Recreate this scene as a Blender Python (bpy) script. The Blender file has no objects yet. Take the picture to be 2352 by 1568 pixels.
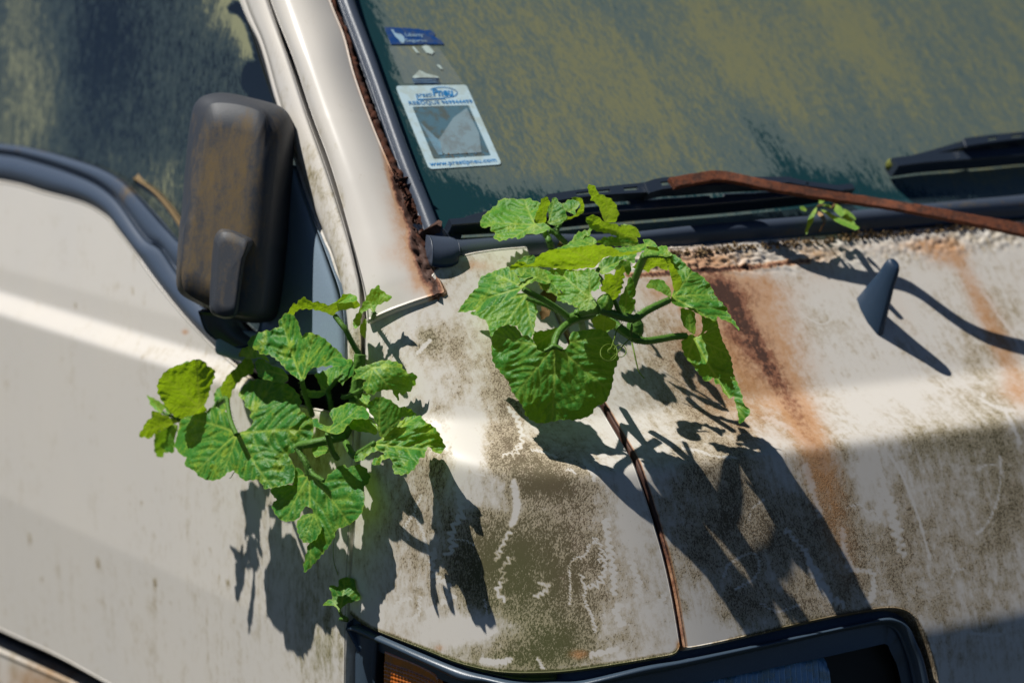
import bpy, bmesh, math, random
import numpy as np
from mathutils import Vector, Matrix
from mathutils.bvhtree import BVHTree
from mathutils.geometry import delaunay_2d_cdt

SC = bpy.context.scene
COL = SC.collection
random.seed(7); RNG = np.random.default_rng(7)

# ------------------------------------------------------------------ camera, sky, sun, exposure
FPX = 6093.0; IMW, IMH = 2352.0, 1568.0
YAW, PITCH = math.radians(33.34), math.radians(9.05)
Z0 = 1.05                                   # height of the reference point on the door gap
CD = np.array([math.sin(YAW)*math.cos(PITCH), math.cos(YAW)*math.cos(PITCH), -math.sin(PITCH)])
CR = np.array([math.cos(YAW), -math.sin(YAW), 0.0])
CU = np.cross(CR, CD)
_r0 = CD + CR*(815-IMW/2)/FPX + CU*(IMH/2-1000)/FPX
CC = np.array([0, 0, Z0]) - 3.05*_r0
cd = bpy.data.cameras.new('camera'); cam = bpy.data.objects.new('camera', cd); COL.objects.link(cam)
cam.location = CC; cam.rotation_euler = (math.pi/2-PITCH, 0, -YAW)
cd.sensor_width = 36; cd.lens = 36*FPX/IMW; cd.clip_start = .05; cd.clip_end = 500
cd.dof.use_dof = True; cd.dof.focus_distance = 2.93; cd.dof.aperture_fstop = 3.5
SC.camera = cam

SUN = np.array([-.40, .215, .89]); SUN /= np.linalg.norm(SUN)     # direction towards the sun
w = bpy.data.worlds.new('World'); SC.world = w; w.use_nodes = True
nt = w.node_tree; bgn = nt.nodes['Background']
sky = nt.nodes.new('ShaderNodeTexSky'); sky.sky_type = 'NISHITA'; sky.sun_disc = False
sky.sun_elevation = math.asin(SUN[2]); sky.sun_rotation = math.atan2(SUN[0], SUN[1])
sky.altitude = 4000; sky.air_density = .55; sky.dust_density = 0.0; sky.ozone_density = 6.0
nt.links.new(sky.outputs[0], bgn.inputs[0]); bgn.inputs[1].default_value = .05
sl = bpy.data.lights.new('sun', 'SUN'); sl.energy = 5.0; sl.angle = math.radians(.5); sl.color = (1, .975, .925)
so = bpy.data.objects.new('sun', sl); COL.objects.link(so); so.location = (-3, 2, 8)
so.rotation_euler = Vector(SUN).to_track_quat('Z', 'Y').to_euler()
SC.view_settings.view_transform = 'Standard'; SC.view_settings.look = 'None'
SC.view_settings.gamma = 1; SC.view_settings.use_curve_mapping = False
SC.view_settings.exposure = .15
SC.cycles.max_bounces = 8

# ------------------------------------------------------------------ pixel helpers
CROPS = {'F': (0, 0, .69136), 'A': (450, 920, 3.92), 'B': (900, 940, 3.92), 'C': (750, 1300, 2.6133),
 'D': (1500, 590, 3.825), 'E': (1900, 750, 3.92), 'G': (1500, 950, 3.337), 'H': (460, 1170, 3.92),
 'J': (2250, 950, 3.1367), 'K': (2550, 600, 5.88), 'M': (1150, 2020, 3.92), 'N': (2150, 1980, 2.352), 'Q': (1480, 560, 1.68),
 'T1': (0, 0, 1.96), 'T2': (1100, 0, 1.96), 'T3': (2200, 0, 1.9567), 'T4': (0, 750, 1.96), 'T5': (1100, 750, 1.96),
 'T6': (2200, 750, 1.9567), 'T7': (0, 1468, 1.96), 'T8': (1100, 1468, 1.96), 'T9': (2200, 1468, 1.9567)}
def px(*args):
    """'crop', x, y, x, y ... (crop may change midway) -> Nx2 array in 2352-wide picture units"""
    out = []; c = CROPS['F']; k = 0
    while k < len(args):
        if isinstance(args[k], str): c = CROPS[args[k]]; k += 1
        else:
            out.append(((args[k]/c[2]+c[0])*.69136, (args[k+1]/c[2]+c[1])*.69136)); k += 2
    return np.array(out, float)
def rays(uv):
    uv = np.asarray(uv, float); s = uv.shape[:-1]
    a = ((uv[..., 0]-IMW/2)/FPX)[..., None]; b = ((IMH/2-uv[..., 1])/FPX)[..., None]
    return CD + CR*a + CU*b                    # depth-normalised rays
def proj(P):
    q = np.asarray(P)-CC; d = q@CD
    return np.stack([IMW/2+FPX*(q@CR)/d, IMH/2-FPX*(q@CU)/d], -1)
def hit(uv, g, t0=2.0, t1=7.0):
    """march the rays to the implicit surface g(P)=0 (g<0 outside, in front)"""
    R = rays(uv); sh = R.shape[:-1]; lo = np.full(sh, t0); hi = np.full(sh, t1)
    for _ in range(42):
        m = (lo+hi)/2; f = g(CC + R*m[..., None]) > 0
        hi = np.where(f, m, hi); lo = np.where(f, lo, m)
    return CC + R*hi[..., None]
def resample(pts, n, smooth=True):
    p = np.asarray(pts, float)
    if smooth and len(p) > 2:
        q = np.vstack([2*p[0]-p[1], p, 2*p[-1]-p[-2]]); out = []
        for i in range(1, len(q)-2):
            t = np.linspace(0, 1, 24, endpoint=False)[:, None]
            a, b, c, d = q[i-1], q[i], q[i+1], q[i+2]
            out.append(.5*((2*b)+(-a+c)*t+(2*a-5*b+4*c-d)*t*t+(-a+3*b-3*c+d)*t**3))
        p = np.vstack(out+[p[-1:]])
    s = np.r_[0, np.cumsum(np.linalg.norm(np.diff(p, axis=0), axis=1))]
    t = np.linspace(0, s[-1], n)
    return np.stack([np.interp(t, s, p[:, k]) for k in range(p.shape[1])], -1)
def coons(top, bottom, left, right, nu, nv, smooth=True):
    T, B = resample(top, nu, smooth), resample(bottom, nu, smooth)
    L, R = resample(left, nv, smooth), resample(right, nv, smooth)
    s = np.linspace(0, 1, nu)[None, :, None]; t = np.linspace(0, 1, nv)[:, None, None]
    L = L.copy(); R = R.copy()
    return ((1-t)*T[None]+t*B[None]+(1-s)*L[:, None]+s*R[:, None]
            - ((1-s)*(1-t)*T[0]+s*(1-t)*T[-1]+(1-s)*t*B[0]+s*t*B[-1]))

# ------------------------------------------------------------------ objects
def newobj(name, me, parent=None, mat=None):
    o = bpy.data.objects.new(name, me); COL.objects.link(o)
    if parent is not None:
        o.parent = parent
        if parent.type == 'EMPTY': o.location = -parent.location
    if mat is not None: me.materials.append(mat)
    return o
def mesh(name, V, Fc, parent=None, mat=None, smooth=True, attrs=None, uv=None):
    me = bpy.data.meshes.new(name)
    V = np.asarray(V, float)
    me.from_pydata(V.tolist(), [], [tuple(f) for f in Fc])
    if smooth: me.polygons.foreach_set('use_smooth', [True]*len(me.polygons))
    for k, a in (attrs or {}).items():
        at = me.attributes.new(k, 'FLOAT', 'POINT'); at.data.foreach_set('value', np.asarray(a, np.float32).ravel())
    if uv is not None:
        l = me.uv_layers.new(name='map'); vi = np.empty(len(me.loops), np.int32); me.loops.foreach_get('vertex_index', vi)
        l.data.foreach_set('uv', np.asarray(uv, np.float32)[vi].ravel())
    me.validate(); me.update()
    return newobj(name, me, parent, mat)
def root(name, label, cat, loc=(0, 0, 0), group=None):
    o = bpy.data.objects.new(name, None); COL.objects.link(o); o.location = loc; o.empty_display_size = .1
    o['label'] = label; o['category'] = cat
    if group: o['group'] = group
    return o
def gridfaces(nv, nu, off=0, flip=False):
    i = np.arange(nv-1)[:, None]*nu+np.arange(nu-1)[None]
    f = np.stack([i, i+nu, i+nu+1, i+1], -1).reshape(-1, 4)+off
    return f[:, ::-1] if flip else f
def gnormals(P):
    du = np.gradient(P, axis=1); dv = np.gradient(P, axis=0)
    n = np.cross(dv, du); n /= np.linalg.norm(n, axis=-1, keepdims=True)+1e-12
    return n
def panel(name, P, parent, mat, lip=.012, r=.003, attrs=None, uv=None):
    """a sheet-metal panel: grid P (nv,nu,3) with edges rolled inward all round"""
    P = np.asarray(P); nv, nu = P.shape[:2]; N = gnormals(P)
    if (N[nv//2, nu//2]@CD) > 0: N = -N
    ring = [(0, j) for j in range(nu)]+[(i, nu-1) for i in range(1, nv)]+[(nv-1, j) for j in range(nu-2, -1, -1)]+[(i, 0) for i in range(nv-2, 0, -1)]
    ri = np.array(ring); Pb = P[ri[:, 0], ri[:, 1]]; Nb = N[ri[:, 0], ri[:, 1]]
    # outward tangent
    inn = P[np.clip(ri[:, 0], 1, nv-2), np.clip(ri[:, 1], 1, nu-2)]
    tg = np.roll(Pb, -1, 0)-np.roll(Pb, 1, 0); out = np.cross(tg, Nb)
    out /= np.linalg.norm(out, axis=1, keepdims=True)+1e-12
    sgn = np.sign(np.sum(out*(Pb-inn), 1)); sgn[sgn == 0] = 1; out *= (1 if sgn.sum() > 0 else -1)
    V = [P.reshape(-1, 3)]; F = [gridfaces(nv, nu)]
    idx = (ri[:, 0]*nu+ri[:, 1]); M = len(ring)
    prev = idx; off = nv*nu
    for a in (30, 60, 90):
        a = math.radians(a); V.append(Pb+out*r*math.sin(a)-Nb*r*(1-math.cos(a)))
        cur = off+np.arange(M); F.append(np.stack([prev, cur, np.roll(cur, -1), np.roll(prev, -1)], -1)); prev = cur; off += M
    V.append(Pb+out*r-Nb*lip); cur = off+np.arange(M)
    F.append(np.stack([prev, cur, np.roll(cur, -1), np.roll(prev, -1)], -1))
    at = {}
    for k, a in (attrs or {}).items():
        a = np.asarray(a).reshape(-1); at[k] = np.r_[a, np.tile(a[idx], 4)]
    u2 = None
    if uv is not None:
        uv = np.asarray(uv).reshape(-1, 2); u2 = np.vstack([uv]+[uv[idx]]*4)
    return mesh(name, np.vstack(V), np.vstack(F), parent, mat, True, at, u2)
def strip(name, ea, eb, g, parent, mat, bulge=.006, n=60, m=9, lift=0.0, lip=.01, attrs=None, power=2.0):
    """a moulded band between two pixel polylines lying on surface g, bulging outward"""
    A, B = resample(ea, n), resample(eb, n)
    t = np.linspace(0, 1, m)[None, :, None]
    uv = A[:, None]*(1-t)+B[:, None]*t
    P = g(uv) if getattr(g, 'is_loft', 0) else hit(uv, g)
    N = gnormals(P); N *= -np.sign(np.sum(N*CD, -1, keepdims=True))
    h = (1-np.abs(2*t-1)**power)*bulge+lift
    P = P+N*h
    at = None
    if attrs: at = {k: f(proj(P)) for k, f in attrs.items()}
    return panel(name, P, parent, mat, lip=lip, r=.0008, attrs=at)
def tube(name, pts, rad, parent, mat, n=60, k=10, flat=1.0, caps=True, ridges=0, hairs=0, hlen=.004, seed=1, smooth=True):
    p = resample(pts, n, smooth); r = np.interp(np.linspace(0, 1, n), np.linspace(0, 1, np.size(rad)), np.atleast_1d(rad)) if np.size(rad) > 1 else np.full(n, float(np.atleast_1d(rad)[0]))
    t = np.gradient(p, axis=0); t /= np.linalg.norm(t, axis=1, keepdims=True)+1e-12
    up = np.array([.13, .2, .97]); a = np.cross(t, up); a /= np.linalg.norm(a, axis=1, keepdims=True)+1e-9; b = np.cross(a, t)
    th = np.linspace(0, 2*math.pi, k, endpoint=False)
    rr = 1+(.09*np.cos(ridges*th) if ridges else 0)
    P = p[:, None]+(a[:, None]*np.cos(th)[None, :, None]*flat+b[:, None]*np.sin(th)[None, :, None])*(r[:, None, None]*np.broadcast_to(rr, (k,))[None, :, None])
    V = P.reshape(-1, 3).tolist(); F = []
    for i in range(n-1):
        for j in range(k):
            F.append((i*k+j, i*k+(j+1) % k, (i+1)*k+(j+1) % k, (i+1)*k+j))
    if caps:
        F.append(tuple(range(k))[::-1]); F.append(tuple((n-1)*k+j for j in range(k)))
    rg = np.random.default_rng(seed)
    for h in range(hairs):
        i = rg.integers(1, n-1); q = rg.uniform(0, 2*math.pi)
        d = a[i]*math.cos(q)+b[i]*math.sin(q)
        c = p[i]+d*r[i]*.95+t[i]*rg.uniform(-.002, .002); d2 = d+t[i]*rg.uniform(-.3, .3); s = np.cross(d2, t[i]); s /= np.linalg.norm(s)
        L = hlen*rg.uniform(.5, 1.1); o = len(V)
        V += [(c-t[i]*.00022).tolist(), (c+t[i]*.00022).tolist(), (c+d2*L).tolist(), (c+s*.0002).tolist()]
        F += [(o, o+1, o+2), (o+1, o+3, o+2), (o+3, o, o+2)]
    return mesh(name, V, F, parent, mat)
def bar(name, pts, nrm, wd, ht, parent, mat, n=60, bev=.15, wob=0, smooth=True):
    """rectangular bar swept along 3-D points; nrm = face direction"""
    p = resample(pts, n, smooth); t = np.gradient(p, axis=0); t /= np.linalg.norm(t, axis=1, keepdims=True)
    nn = np.asarray(nrm, float); nn = nn/np.linalg.norm(nn); sd = np.cross(t, nn); sd /= np.linalg.norm(sd, axis=1, keepdims=True); up = np.cross(sd, t)
    W = np.interp(np.linspace(0, 1, n), np.linspace(0, 1, np.size(wd)), np.atleast_1d(wd)) if np.size(wd) > 1 else np.full(n, float(wd))
    c = bev
    prof = [(-1, -1+c), (-1+c, -1), (1-c, -1), (1, -1+c), (1, 1-c), (1-c, 1), (-1+c, 1), (-1, 1-c)]
    V = []; k = len(prof)
    for i in range(n):
        for a, b in prof:
            j = RNG.normal(0, wob) if wob else 0
            V.append(p[i]+sd[i]*a*(W[i]/2+j)+up[i]*b*(ht/2+j))
    F = [(i*k+j, i*k+(j+1) % k, (i+1)*k+(j+1) % k, (i+1)*k+j) for i in range(n-1) for j in range(k)]
    F += [tuple(range(k))[::-1], tuple((n-1)*k+j for j in range(k))]
    o = mesh(name, V, F, parent, mat, smooth=False)
    return o

# ------------------------------------------------------------------ node helper
class NT:
    def __init__(s, name):
        s.m = bpy.data.materials.new(name); s.m.use_nodes = True; s.t = s.m.node_tree; s.t.nodes.clear()
        s.out = s.t.nodes.new('ShaderNodeOutputMaterial')
        s.tc = s.t.nodes.new('ShaderNodeTexCoord').outputs['Object']
    def set(s, sock, v):
        if isinstance(v, bpy.types.NodeSocket): s.t.links.new(v, sock)
        elif v is not None:
            if sock.type == 'RGBA' and not isinstance(v, float) and len(v) == 3: v = (*v, 1)
            sock.default_value = v
    def attr(s, n):
        a = s.t.nodes.new('ShaderNodeAttribute'); a.attribute_name = n; return a.outputs['Fac']
    def uv(s):
        a = s.t.nodes.new('ShaderNodeUVMap'); a.uv_map = 'map'; return a.outputs[0]
    def mapp(s, v=None, scale=(1, 1, 1), rot=(0, 0, 0), loc=(0, 0, 0)):
        n = s.t.nodes.new('ShaderNodeMapping'); s.set(n.inputs[0], v or s.tc); n.inputs['Scale'].default_value = scale
        n.inputs['Rotation'].default_value = rot; n.inputs['Location'].default_value = loc; return n.outputs[0]
    def noise(s, scale, detail=4, rough=.55, vec=None, dist=0.0):
        n = s.t.nodes.new('ShaderNodeTexNoise'); s.set(n.inputs['Vector'], vec or s.tc)
        n.inputs['Scale'].default_value = scale; n.inputs['Detail'].default_value = detail; n.inputs['Roughness'].default_value = rough; n.inputs['Distortion'].default_value = dist
        return n.outputs['Fac']
    def voro(s, scale, vec=None, feature='F1', rnd=1.0):
        n = s.t.nodes.new('ShaderNodeTexVoronoi'); n.feature = feature; s.set(n.inputs['Vector'], vec or s.tc); n.inputs['Scale'].default_value = scale
        n.inputs['Randomness'].default_value = rnd
        return n.outputs['Distance']
    def math(s, op, a, b=0.0, c=0.0, clamp=False):
        n = s.t.nodes.new('ShaderNodeMath'); n.operation = op; n.use_clamp = clamp
        for i, v in enumerate((a, b, c)):
            s.set(n.inputs[i], v if isinstance(v, bpy.types.NodeSocket) else float(v))
        return n.outputs[0]
    def step(s, v, a, b, lo=0.0, hi=1.0):
        n = s.t.nodes.new('ShaderNodeMapRange'); n.interpolation_type = 'SMOOTHSTEP'; s.set(n.inputs[0], v)
        for i, x in enumerate((a, b, lo, hi)): n.inputs[1+i].default_value = x
        return n.outputs[0]
    def mix(s, f, a, b, mode='MIX'):
        n = s.t.nodes.new('ShaderNodeMix'); n.data_type = 'RGBA'; n.blend_type = mode
        s.set(n.inputs[0], f if isinstance(f, bpy.types.NodeSocket) else float(f)); s.set(n.inputs[6], a); s.set(n.inputs[7], b); return n.outputs[2]
    def bump(s, h, strength=.3, dist=.001, normal=None):
        n = s.t.nodes.new('ShaderNodeBump'); n.inputs['Strength'].default_value = strength; n.inputs['Distance'].default_value = dist; s.set(n.inputs['Height'], h)
        if normal is not None: s.set(n.inputs['Normal'], normal)
        return n.outputs[0]
    def bsdf(s, color, rough=.5, spec=.5, normal=None, coat=None, trans=None, metal=None, coatr=.1):
        n = s.t.nodes.new('ShaderNodeBsdfPrincipled'); s.set(n.inputs['Base Color'], color); s.set(n.inputs['Roughness'], rough)
        s.set(n.inputs['Specular IOR Level'], spec)
        if normal is not None: s.set(n.inputs['Normal'], normal)
        if coat is not None: s.set(n.inputs['Coat Weight'], coat); n.inputs['Coat Roughness'].default_value = coatr
        if trans is not None: s.set(n.inputs['Transmission Weight'], trans)
        if metal is not None: s.set(n.inputs['Metallic'], metal)
        return n.outputs[0]
    def mixsh(s, f, a, b):
        n = s.t.nodes.new('ShaderNodeMixShader'); s.set(n.inputs[0], f if isinstance(f, bpy.types.NodeSocket) else float(f))
        s.t.links.new(a, n.inputs[1]); s.t.links.new(b, n.inputs[2]); return n.outputs[0]
    def done(s, sh): s.t.links.new(sh, s.out.inputs[0]); return s.m
# ------------------------------------------------------------------ materials
def mat_paint(name, streak=False):
    s = NT(name)
    d, ru, mo, tr = s.attr('dirt'), s.attr('rust'), s.attr('moss'), s.attr('trail')
    vs = s.mapp(scale=(1, 1, .55))
    n1 = s.noise(24, 9, .66); n2 = s.noise(560, 3, .75, vs); n3 = s.noise(1300, 2, .6); n4 = s.noise(7, 4, .5)
    nd = s.noise(150, 6, .72, vs); nb_ = s.noise(55, 7, .7)
    if streak:
        st = s.noise(1.0, 5, .6, s.mapp(scale=(60, 60, 4)))
        n1 = s.math('ADD', s.math('MULTIPLY', n1, .45), s.math('MULTIPLY', st, .55))
    dm = s.math('ADD', d, s.math('MULTIPLY', s.math('SUBTRACT', n1, .5), .95))
    dm = s.math('ADD', dm, s.math('MULTIPLY', s.math('SUBTRACT', nb_, .5), .55))
    dm = s.math('SUBTRACT', dm, s.math('MULTIPLY', tr, .8))
    rn = s.noise(1.0, 5, .65, s.mapp(scale=(130, 9, 9)))
    dm = s.math('ADD', dm, s.math('MULTIPLY', s.math('SUBTRACT', rn, .5), .55))
    de = s.math('ADD', dm, s.math('MULTIPLY', s.math('SUBTRACT', nd, .5), .9))
    film = s.step(de, .20, .70)                                  # thin algal film
    gd = s.math('ADD', s.math('SUBTRACT', n2, .5), s.math('MULTIPLY', s.math('SUBTRACT', de, .62), .42))
    grain = s.math('MULTIPLY', s.step(gd, -.02, .16), s.step(de, .28, .6))
    spk = s.math('MULTIPLY', s.step(s.noise(420, 3, .8), .66, .72), s.step(d, .0, .35, .10, 1.0))
    paint = s.mix(n4, (.70, .65, .575), (.65, .615, .565))
    filmc = s.mix(nb_, (.50, .40, .265), (.35, .275, .17))
    mg = s.math('MULTIPLY', mo, s.step(s.math('ADD', nb_, s.math('MULTIPLY', mo, .35)), .42, .66))
    filmc = s.mix(s.math('MULTIPLY', mg, .6), filmc, (.25, .225, .08))
    grainc = s.mix(n3, (.062, .042, .022), (.18, .122, .064))
    grainc = s.mix(s.math('MULTIPLY', mg, .85), grainc, (.060, .066, .012))
    c = s.mix(s.math('MULTIPLY', film, .86), paint, filmc)
    gv = s.step(s.math('ADD', s.math('ADD', n1, s.math('MULTIPLY', d, .5)), s.math('MULTIPLY', mo, .3)), .52, .9, .35, .92)
    c = s.mix(s.math('MULTIPLY', grain, gv), c, grainc)
    c = s.mix(s.math('MULTIPLY', spk, .75), c, (.07, .055, .03))
    rr = s.math('ADD', ru, s.math('MULTIPLY', s.math('MULTIPLY', s.math('SUBTRACT', nd, .5), ru), 1.3))
    rr = s.math('ADD', rr, s.math('MULTIPLY', s.math('MULTIPLY', s.math('SUBTRACT', nb_, .5), ru), 1.1))
    r1 = s.step(rr, .0, .5); r2 = s.step(rr, .46, .95); r3 = s.step(s.math('ADD', rr, s.math('MULTIPLY', s.math('SUBTRACT', n2, .5), .5)), .85, 1.1)
    c = s.mix(s.math('MULTIPLY', r1, .78), c, s.mix(n1, (.54, .27, .10), (.46, .20, .07)))
    c = s.mix(s.math('MULTIPLY', r2, .85), c, s.mix(nd, (.27, .085, .04), (.15, .05, .03)))
    c = s.mix(s.math('MULTIPLY', r3, .85), c, (.04, .02, .015))
    ro = s.math('ADD', s.math('MULTIPLY', s.math('MAXIMUM', film, r1), .38), .34, clamp=True)
    h = s.math('ADD', s.math('MULTIPLY', grain, .5), s.math('MULTIPLY', s.math('MULTIPLY', r2, nd), 3.0))
    nbm = s.bump(h, .35, .0012)
    return s.done(s.bsdf(c, ro, .4, nbm, coat=s.math('MULTIPLY', s.math('SUBTRACT', 1.0, s.math('MAXIMUM', film, r1)), .12), coatr=.1))
PAINT = mat_paint('weathered_cream_paint'); PAINTD = mat_paint('weathered_door_paint', True)

def mat_plastic(name, base, mossc, amt, rough=.55, streak=False, sc=30, spec=.4, grainy=.25, soft=.0):
    s = NT(name); a = s.attr('alg')
    n = s.noise(sc, 6, .65, s.mapp(scale=(1, 1, .22)) if streak else None); g = s.noise(700, 3, .6); m = s.noise(160, 5, .7)
    f = s.step(s.math('ADD', s.math('ADD', a, amt-.18), s.math('ADD', n, s.math('MULTIPLY', s.math('SUBTRACT', m, .5), .5))), .5-soft, .72+soft)
    c = s.mix(f, s.mix(g, base, tuple(x*1.5 for x in base)), s.mix(m, mossc, tuple(x*.6 for x in mossc)))
    sp = s.step(s.noise(420, 2, .7), .68, .74)
    c = s.mix(s.math('MULTIPLY', sp, .5), c, tuple(min(1, x*2.2+.02) for x in base))
    return s.done(s.bsdf(c, s.math('ADD', s.math('MULTIPLY', f, .25), rough, clamp=True), spec, s.bump(g, grainy, .0006)))
M_MIRROR = mat_plastic('mirror_plastic', (.030, .034, .042), (.20, .135, .058), 0.0, .55, True, 60, soft=.16)
M_BEZEL = mat_plastic('bezel_plastic', (.035, .055, .08), (.13, .14, .035), -.1, .36, False, 30, .5)
M_SAIL = mat_plastic('sail_plastic', (.17, .225, .28), (.06, .06, .05), -.12, .5, False, 60)
M_TRIM = mat_plastic('trim_rubber', (.05, .068, .10), (.15, .115, .075), -.06, .42, False, 22)
M_SEAL = mat_plastic('seal_rubber', (.04, .052, .075), (.13, .105, .07), -.02, .36, False, 30)
M_WIPER = mat_plastic('wiper_black', (.018, .026, .040), (.08, .10, .13), -.22, .33, False, 40, .6)
M_FIN = mat_plastic('fin_rubber', (.014, .032, .062), (.10, .09, .02), -.2, .45)
def mat_plain(name, c, rough=.6, spec=.4, var=.3, sc=80, bump=0.0):
    s = NT(name); n = s.noise(sc, 5, .6)
    return s.done(s.bsdf(s.mix(n, tuple(x*(1-var) for x in c), tuple(min(1, x*(1+var)) for x in c)), rough, spec, s.bump(n, bump, .002) if bump else None))
M_DARK = mat_plain('dark_cavity_metal', (.015, .013, .011), .8, .2)
M_CABIN = mat_plain('cabin_lining', (.02, .022, .024), .85, .2)
M_DASH = mat_plain('dashboard_vinyl', (.03, .04, .05), .7, .3)
M_SOIL = mat_plain('debris_soil', (.22, .15, .08), .95, .1, .6, 300, .8)
def mat_rust(name, k=1.0):
    s = NT(name); n = s.noise(90, 7, .7); f = s.noise(420, 4, .7)
    c = s.mix(s.step(n, .35, .65), (.075*k, .032*k, .022*k), (.20*k, .062*k, .028*k)); c = s.mix(s.step(f, .58, .72), c, (.34*k, .13*k, .05*k))
    return s.done(s.bsdf(c, .85, .25, s.bump(s.math('ADD', n, s.math('MULTIPLY', f, .6)), .7, .002)))
M_RUST = mat_rust('rusted_steel'); M_RUSTD = mat_rust('rotten_rust', .42)
def mat_glass(name, cover_attr, tint, algA, algB, dark, vec_scale, rot, sc1, dens):
    s = NT(name); a = s.attr(cover_attr); v = s.uv()
    mv = s.mapp(v, scale=vec_scale, rot=(0, 0, rot))
    n1 = s.noise(sc1, 7, .62, mv); n2 = s.noise(sc1*3.2, 6, .72, s.mapp(v, scale=(1, .45, 1), rot=(0, 0, rot))); n3 = s.noise(3.2, 3, .5, mv); n4 = s.noise(sc1*9, 4, .65, v)
    t = s.math('ADD', s.math('ADD', s.math('MULTIPLY', n1, .55), s.math('MULTIPLY', n2, .95)), s.math('MULTIPLY', n3, .45))
    t = s.math('ADD', t, s.math('SUBTRACT', a, .5))
    f1 = s.step(t, .72-dens, .95-dens); f2 = s.step(s.math('ADD', t, s.math('MULTIPLY', s.math('SUBTRACT', n4, .5), .55)), .98-dens, 1.24-dens)
    c = s.mix(f2, algB, algA)
    c = s.mix(s.math('MULTIPLY', s.step(n4, .58, .7), .7), c, tuple(x*.5 for x in algB))
    gl = s.t.nodes.new('ShaderNodeBsdfGlossy'); gl.inputs['Roughness'].default_value = .09; gl.inputs['Color'].default_value = (.9, .95, 1, 1)
    tp = s.t.nodes.new('ShaderNodeBsdfTransparent'); tp.inputs['Color'].default_value = (*tint, 1)
    lw = s.t.nodes.new('ShaderNodeFresnel'); lw.inputs['IOR'].default_value = 1.6
    pane_tint = s.bsdf(dark, .6, .3)  # flat tint in the clear glass; the windscreen's teal imitates reflected sky
    g = s.mixsh(lw.outputs[0], tp.outputs[0], gl.outputs[0]); g = s.mixsh(.35, g, pane_tint)
    al = s.bsdf(c, .5, .35, s.bump(n2, .25, .001), coat=.55, coatr=.32)
    return s.done(s.mixsh(s.math('MULTIPLY', f1, .93), g, al))
M_WIND = mat_glass('algae_windscreen', 'cover', (.5, .66, .66), (.205, .205, .105), (.10, .138, .130), (.02, .11, .13), (1, .28, 1), .72, 60, .05)
M_SIDEG = mat_glass('algae_side_glass', 'cover', (.25, .33, .32), (.30, .30, .16), (.034, .052, .050), (.012, .018, .02), (1, .45, 1), .0, 60, -.01)
def mat_lens(name, c, rough=.12, spec=.6, grime=(.12, .08, .04), gf=.35):
    s = NT(name); n = s.noise(60, 6, .65)
    f = s.math('MULTIPLY', s.step(n, .45, .62), gf)
    return s.done(s.bsdf(s.mix(f, c, grime), s.math('ADD', s.math('MULTIPLY', f, .5), rough), spec, None, coat=.5))
M_AMBER = mat_lens('amber_lens', (.60, .15, .008))
M_HLENS = mat_lens('headlamp_lens', (.10, .24, .42), .06, 1.0, (.10, .13, .02), .5)
M_STICK = mat_lens('sticker_white', (.52, .68, .74), .35, .4, (.35, .36, .22), .35)
M_STBLUE = mat_lens('sticker_print', (.02, .22, .52), .4, .4)
M_INS = mat_lens('insurance_sticker', (.012, .06, .22), .35, .4, (.12, .12, .05), .3)
M_INSW = mat_lens('insurance_print', (.32, .48, .60), .4, .4)
M_FILM = mat_lens('plastic_sleeve', (.10, .19, .24), .15, .7, (.10, .08, .03), .6)
M_PAPER = mat_lens('paper_scrap', (.48, .58, .54), .6, .3)

# ------------------------------------------------------------------ body surfaces (all heights relative to Z0)
def gsm(a, sig):
    k = np.arange(-4*sig, 4*sig+1); g = np.exp(-.5*(k/sig)**2); g /= g.sum()
    return np.convolve(np.pad(a, 4*sig, mode='reflect', reflect_type='odd'), g, 'valid')
_zz = np.linspace(1.3, -1.3, 2601)
_fx = gsm(np.interp(_zz[::-1], [-1.3, -.7, -.25, .020, .044, .08, 1.3], [.05, -.012, -.026, -.020, -.001, .001, .165]), 3)
def fx(z): return np.interp(z, _zz[::-1], _fx)
def g_side(P, off=0.0): return P[..., 0]-fx(P[..., 2]-Z0)-off
def yb(x): return -.02-.045*(1-((.95-np.clip(x, -.2, 2.1))/.85)**2)
def g_wind(P, off=0.0): return (P[..., 1]-yb(P[..., 0])-(P[..., 2]-Z0-.2))*.7071-off
def S_(off): return lambda P: g_side(P, off)
def W_(off): return lambda P: g_wind(P, off)
#          y front, z front, z side
LEV = [(.10, .300, .235), (-.012, .235, .175), (-.062, .180, .130), (-.190, .032, .052), (-.272, -.014, .008), (-.362, -.225, -.225), (-.42, -.50, -.50), (-.43, -.95, -.95)]
_lv = np.array(LEV); _ls = np.r_[0, np.cumsum(np.hypot(np.diff(_lv[:, 0]), np.diff(_lv[:, 1])))]
TN = 1400; _tt = np.linspace(0, _ls[-1], TN); _step = _tt[1]
_prof = np.stack([gsm(np.interp(_tt, _ls, _lv[:, k]), max(2, int((.008 if k < 2 else .006)/_step))) for k in range(3)], -1)
XC = .25
def bow(x): x = np.clip(x, 0, 1.9); return .022*(1-(1-x/.95)**2)
def loft(s, t):
    """s in [0,1] round the corner, s>1 across the bonnet; t = distance down the profile"""
    yf, zf, zs = (np.interp(t, _tt, _prof[:, k]) for k in range(3))
    xs = fx(zs); th = np.clip(s, 0, 1)*math.pi/2; n = 2/2.35
    c = np.maximum(np.cos(th), 0)**n; q = np.sin(th)**n
    x = xs+(XC-xs)*(1-c)+np.maximum(s-1, 0); y = yf*q+.012*(1-q)
    wz = q*q*(3-2*q); z = zs+(zf-zs)*wz
    y = y-bow(x)*q
    return np.stack([x, y, z+Z0], -1)
_sv = np.r_[np.linspace(0, 1, 190)**1.0, 1+np.linspace(0, 1.9, 330)[1:]]
_tv = np.linspace(0, _ls[-1]-.002, 520)
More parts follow.
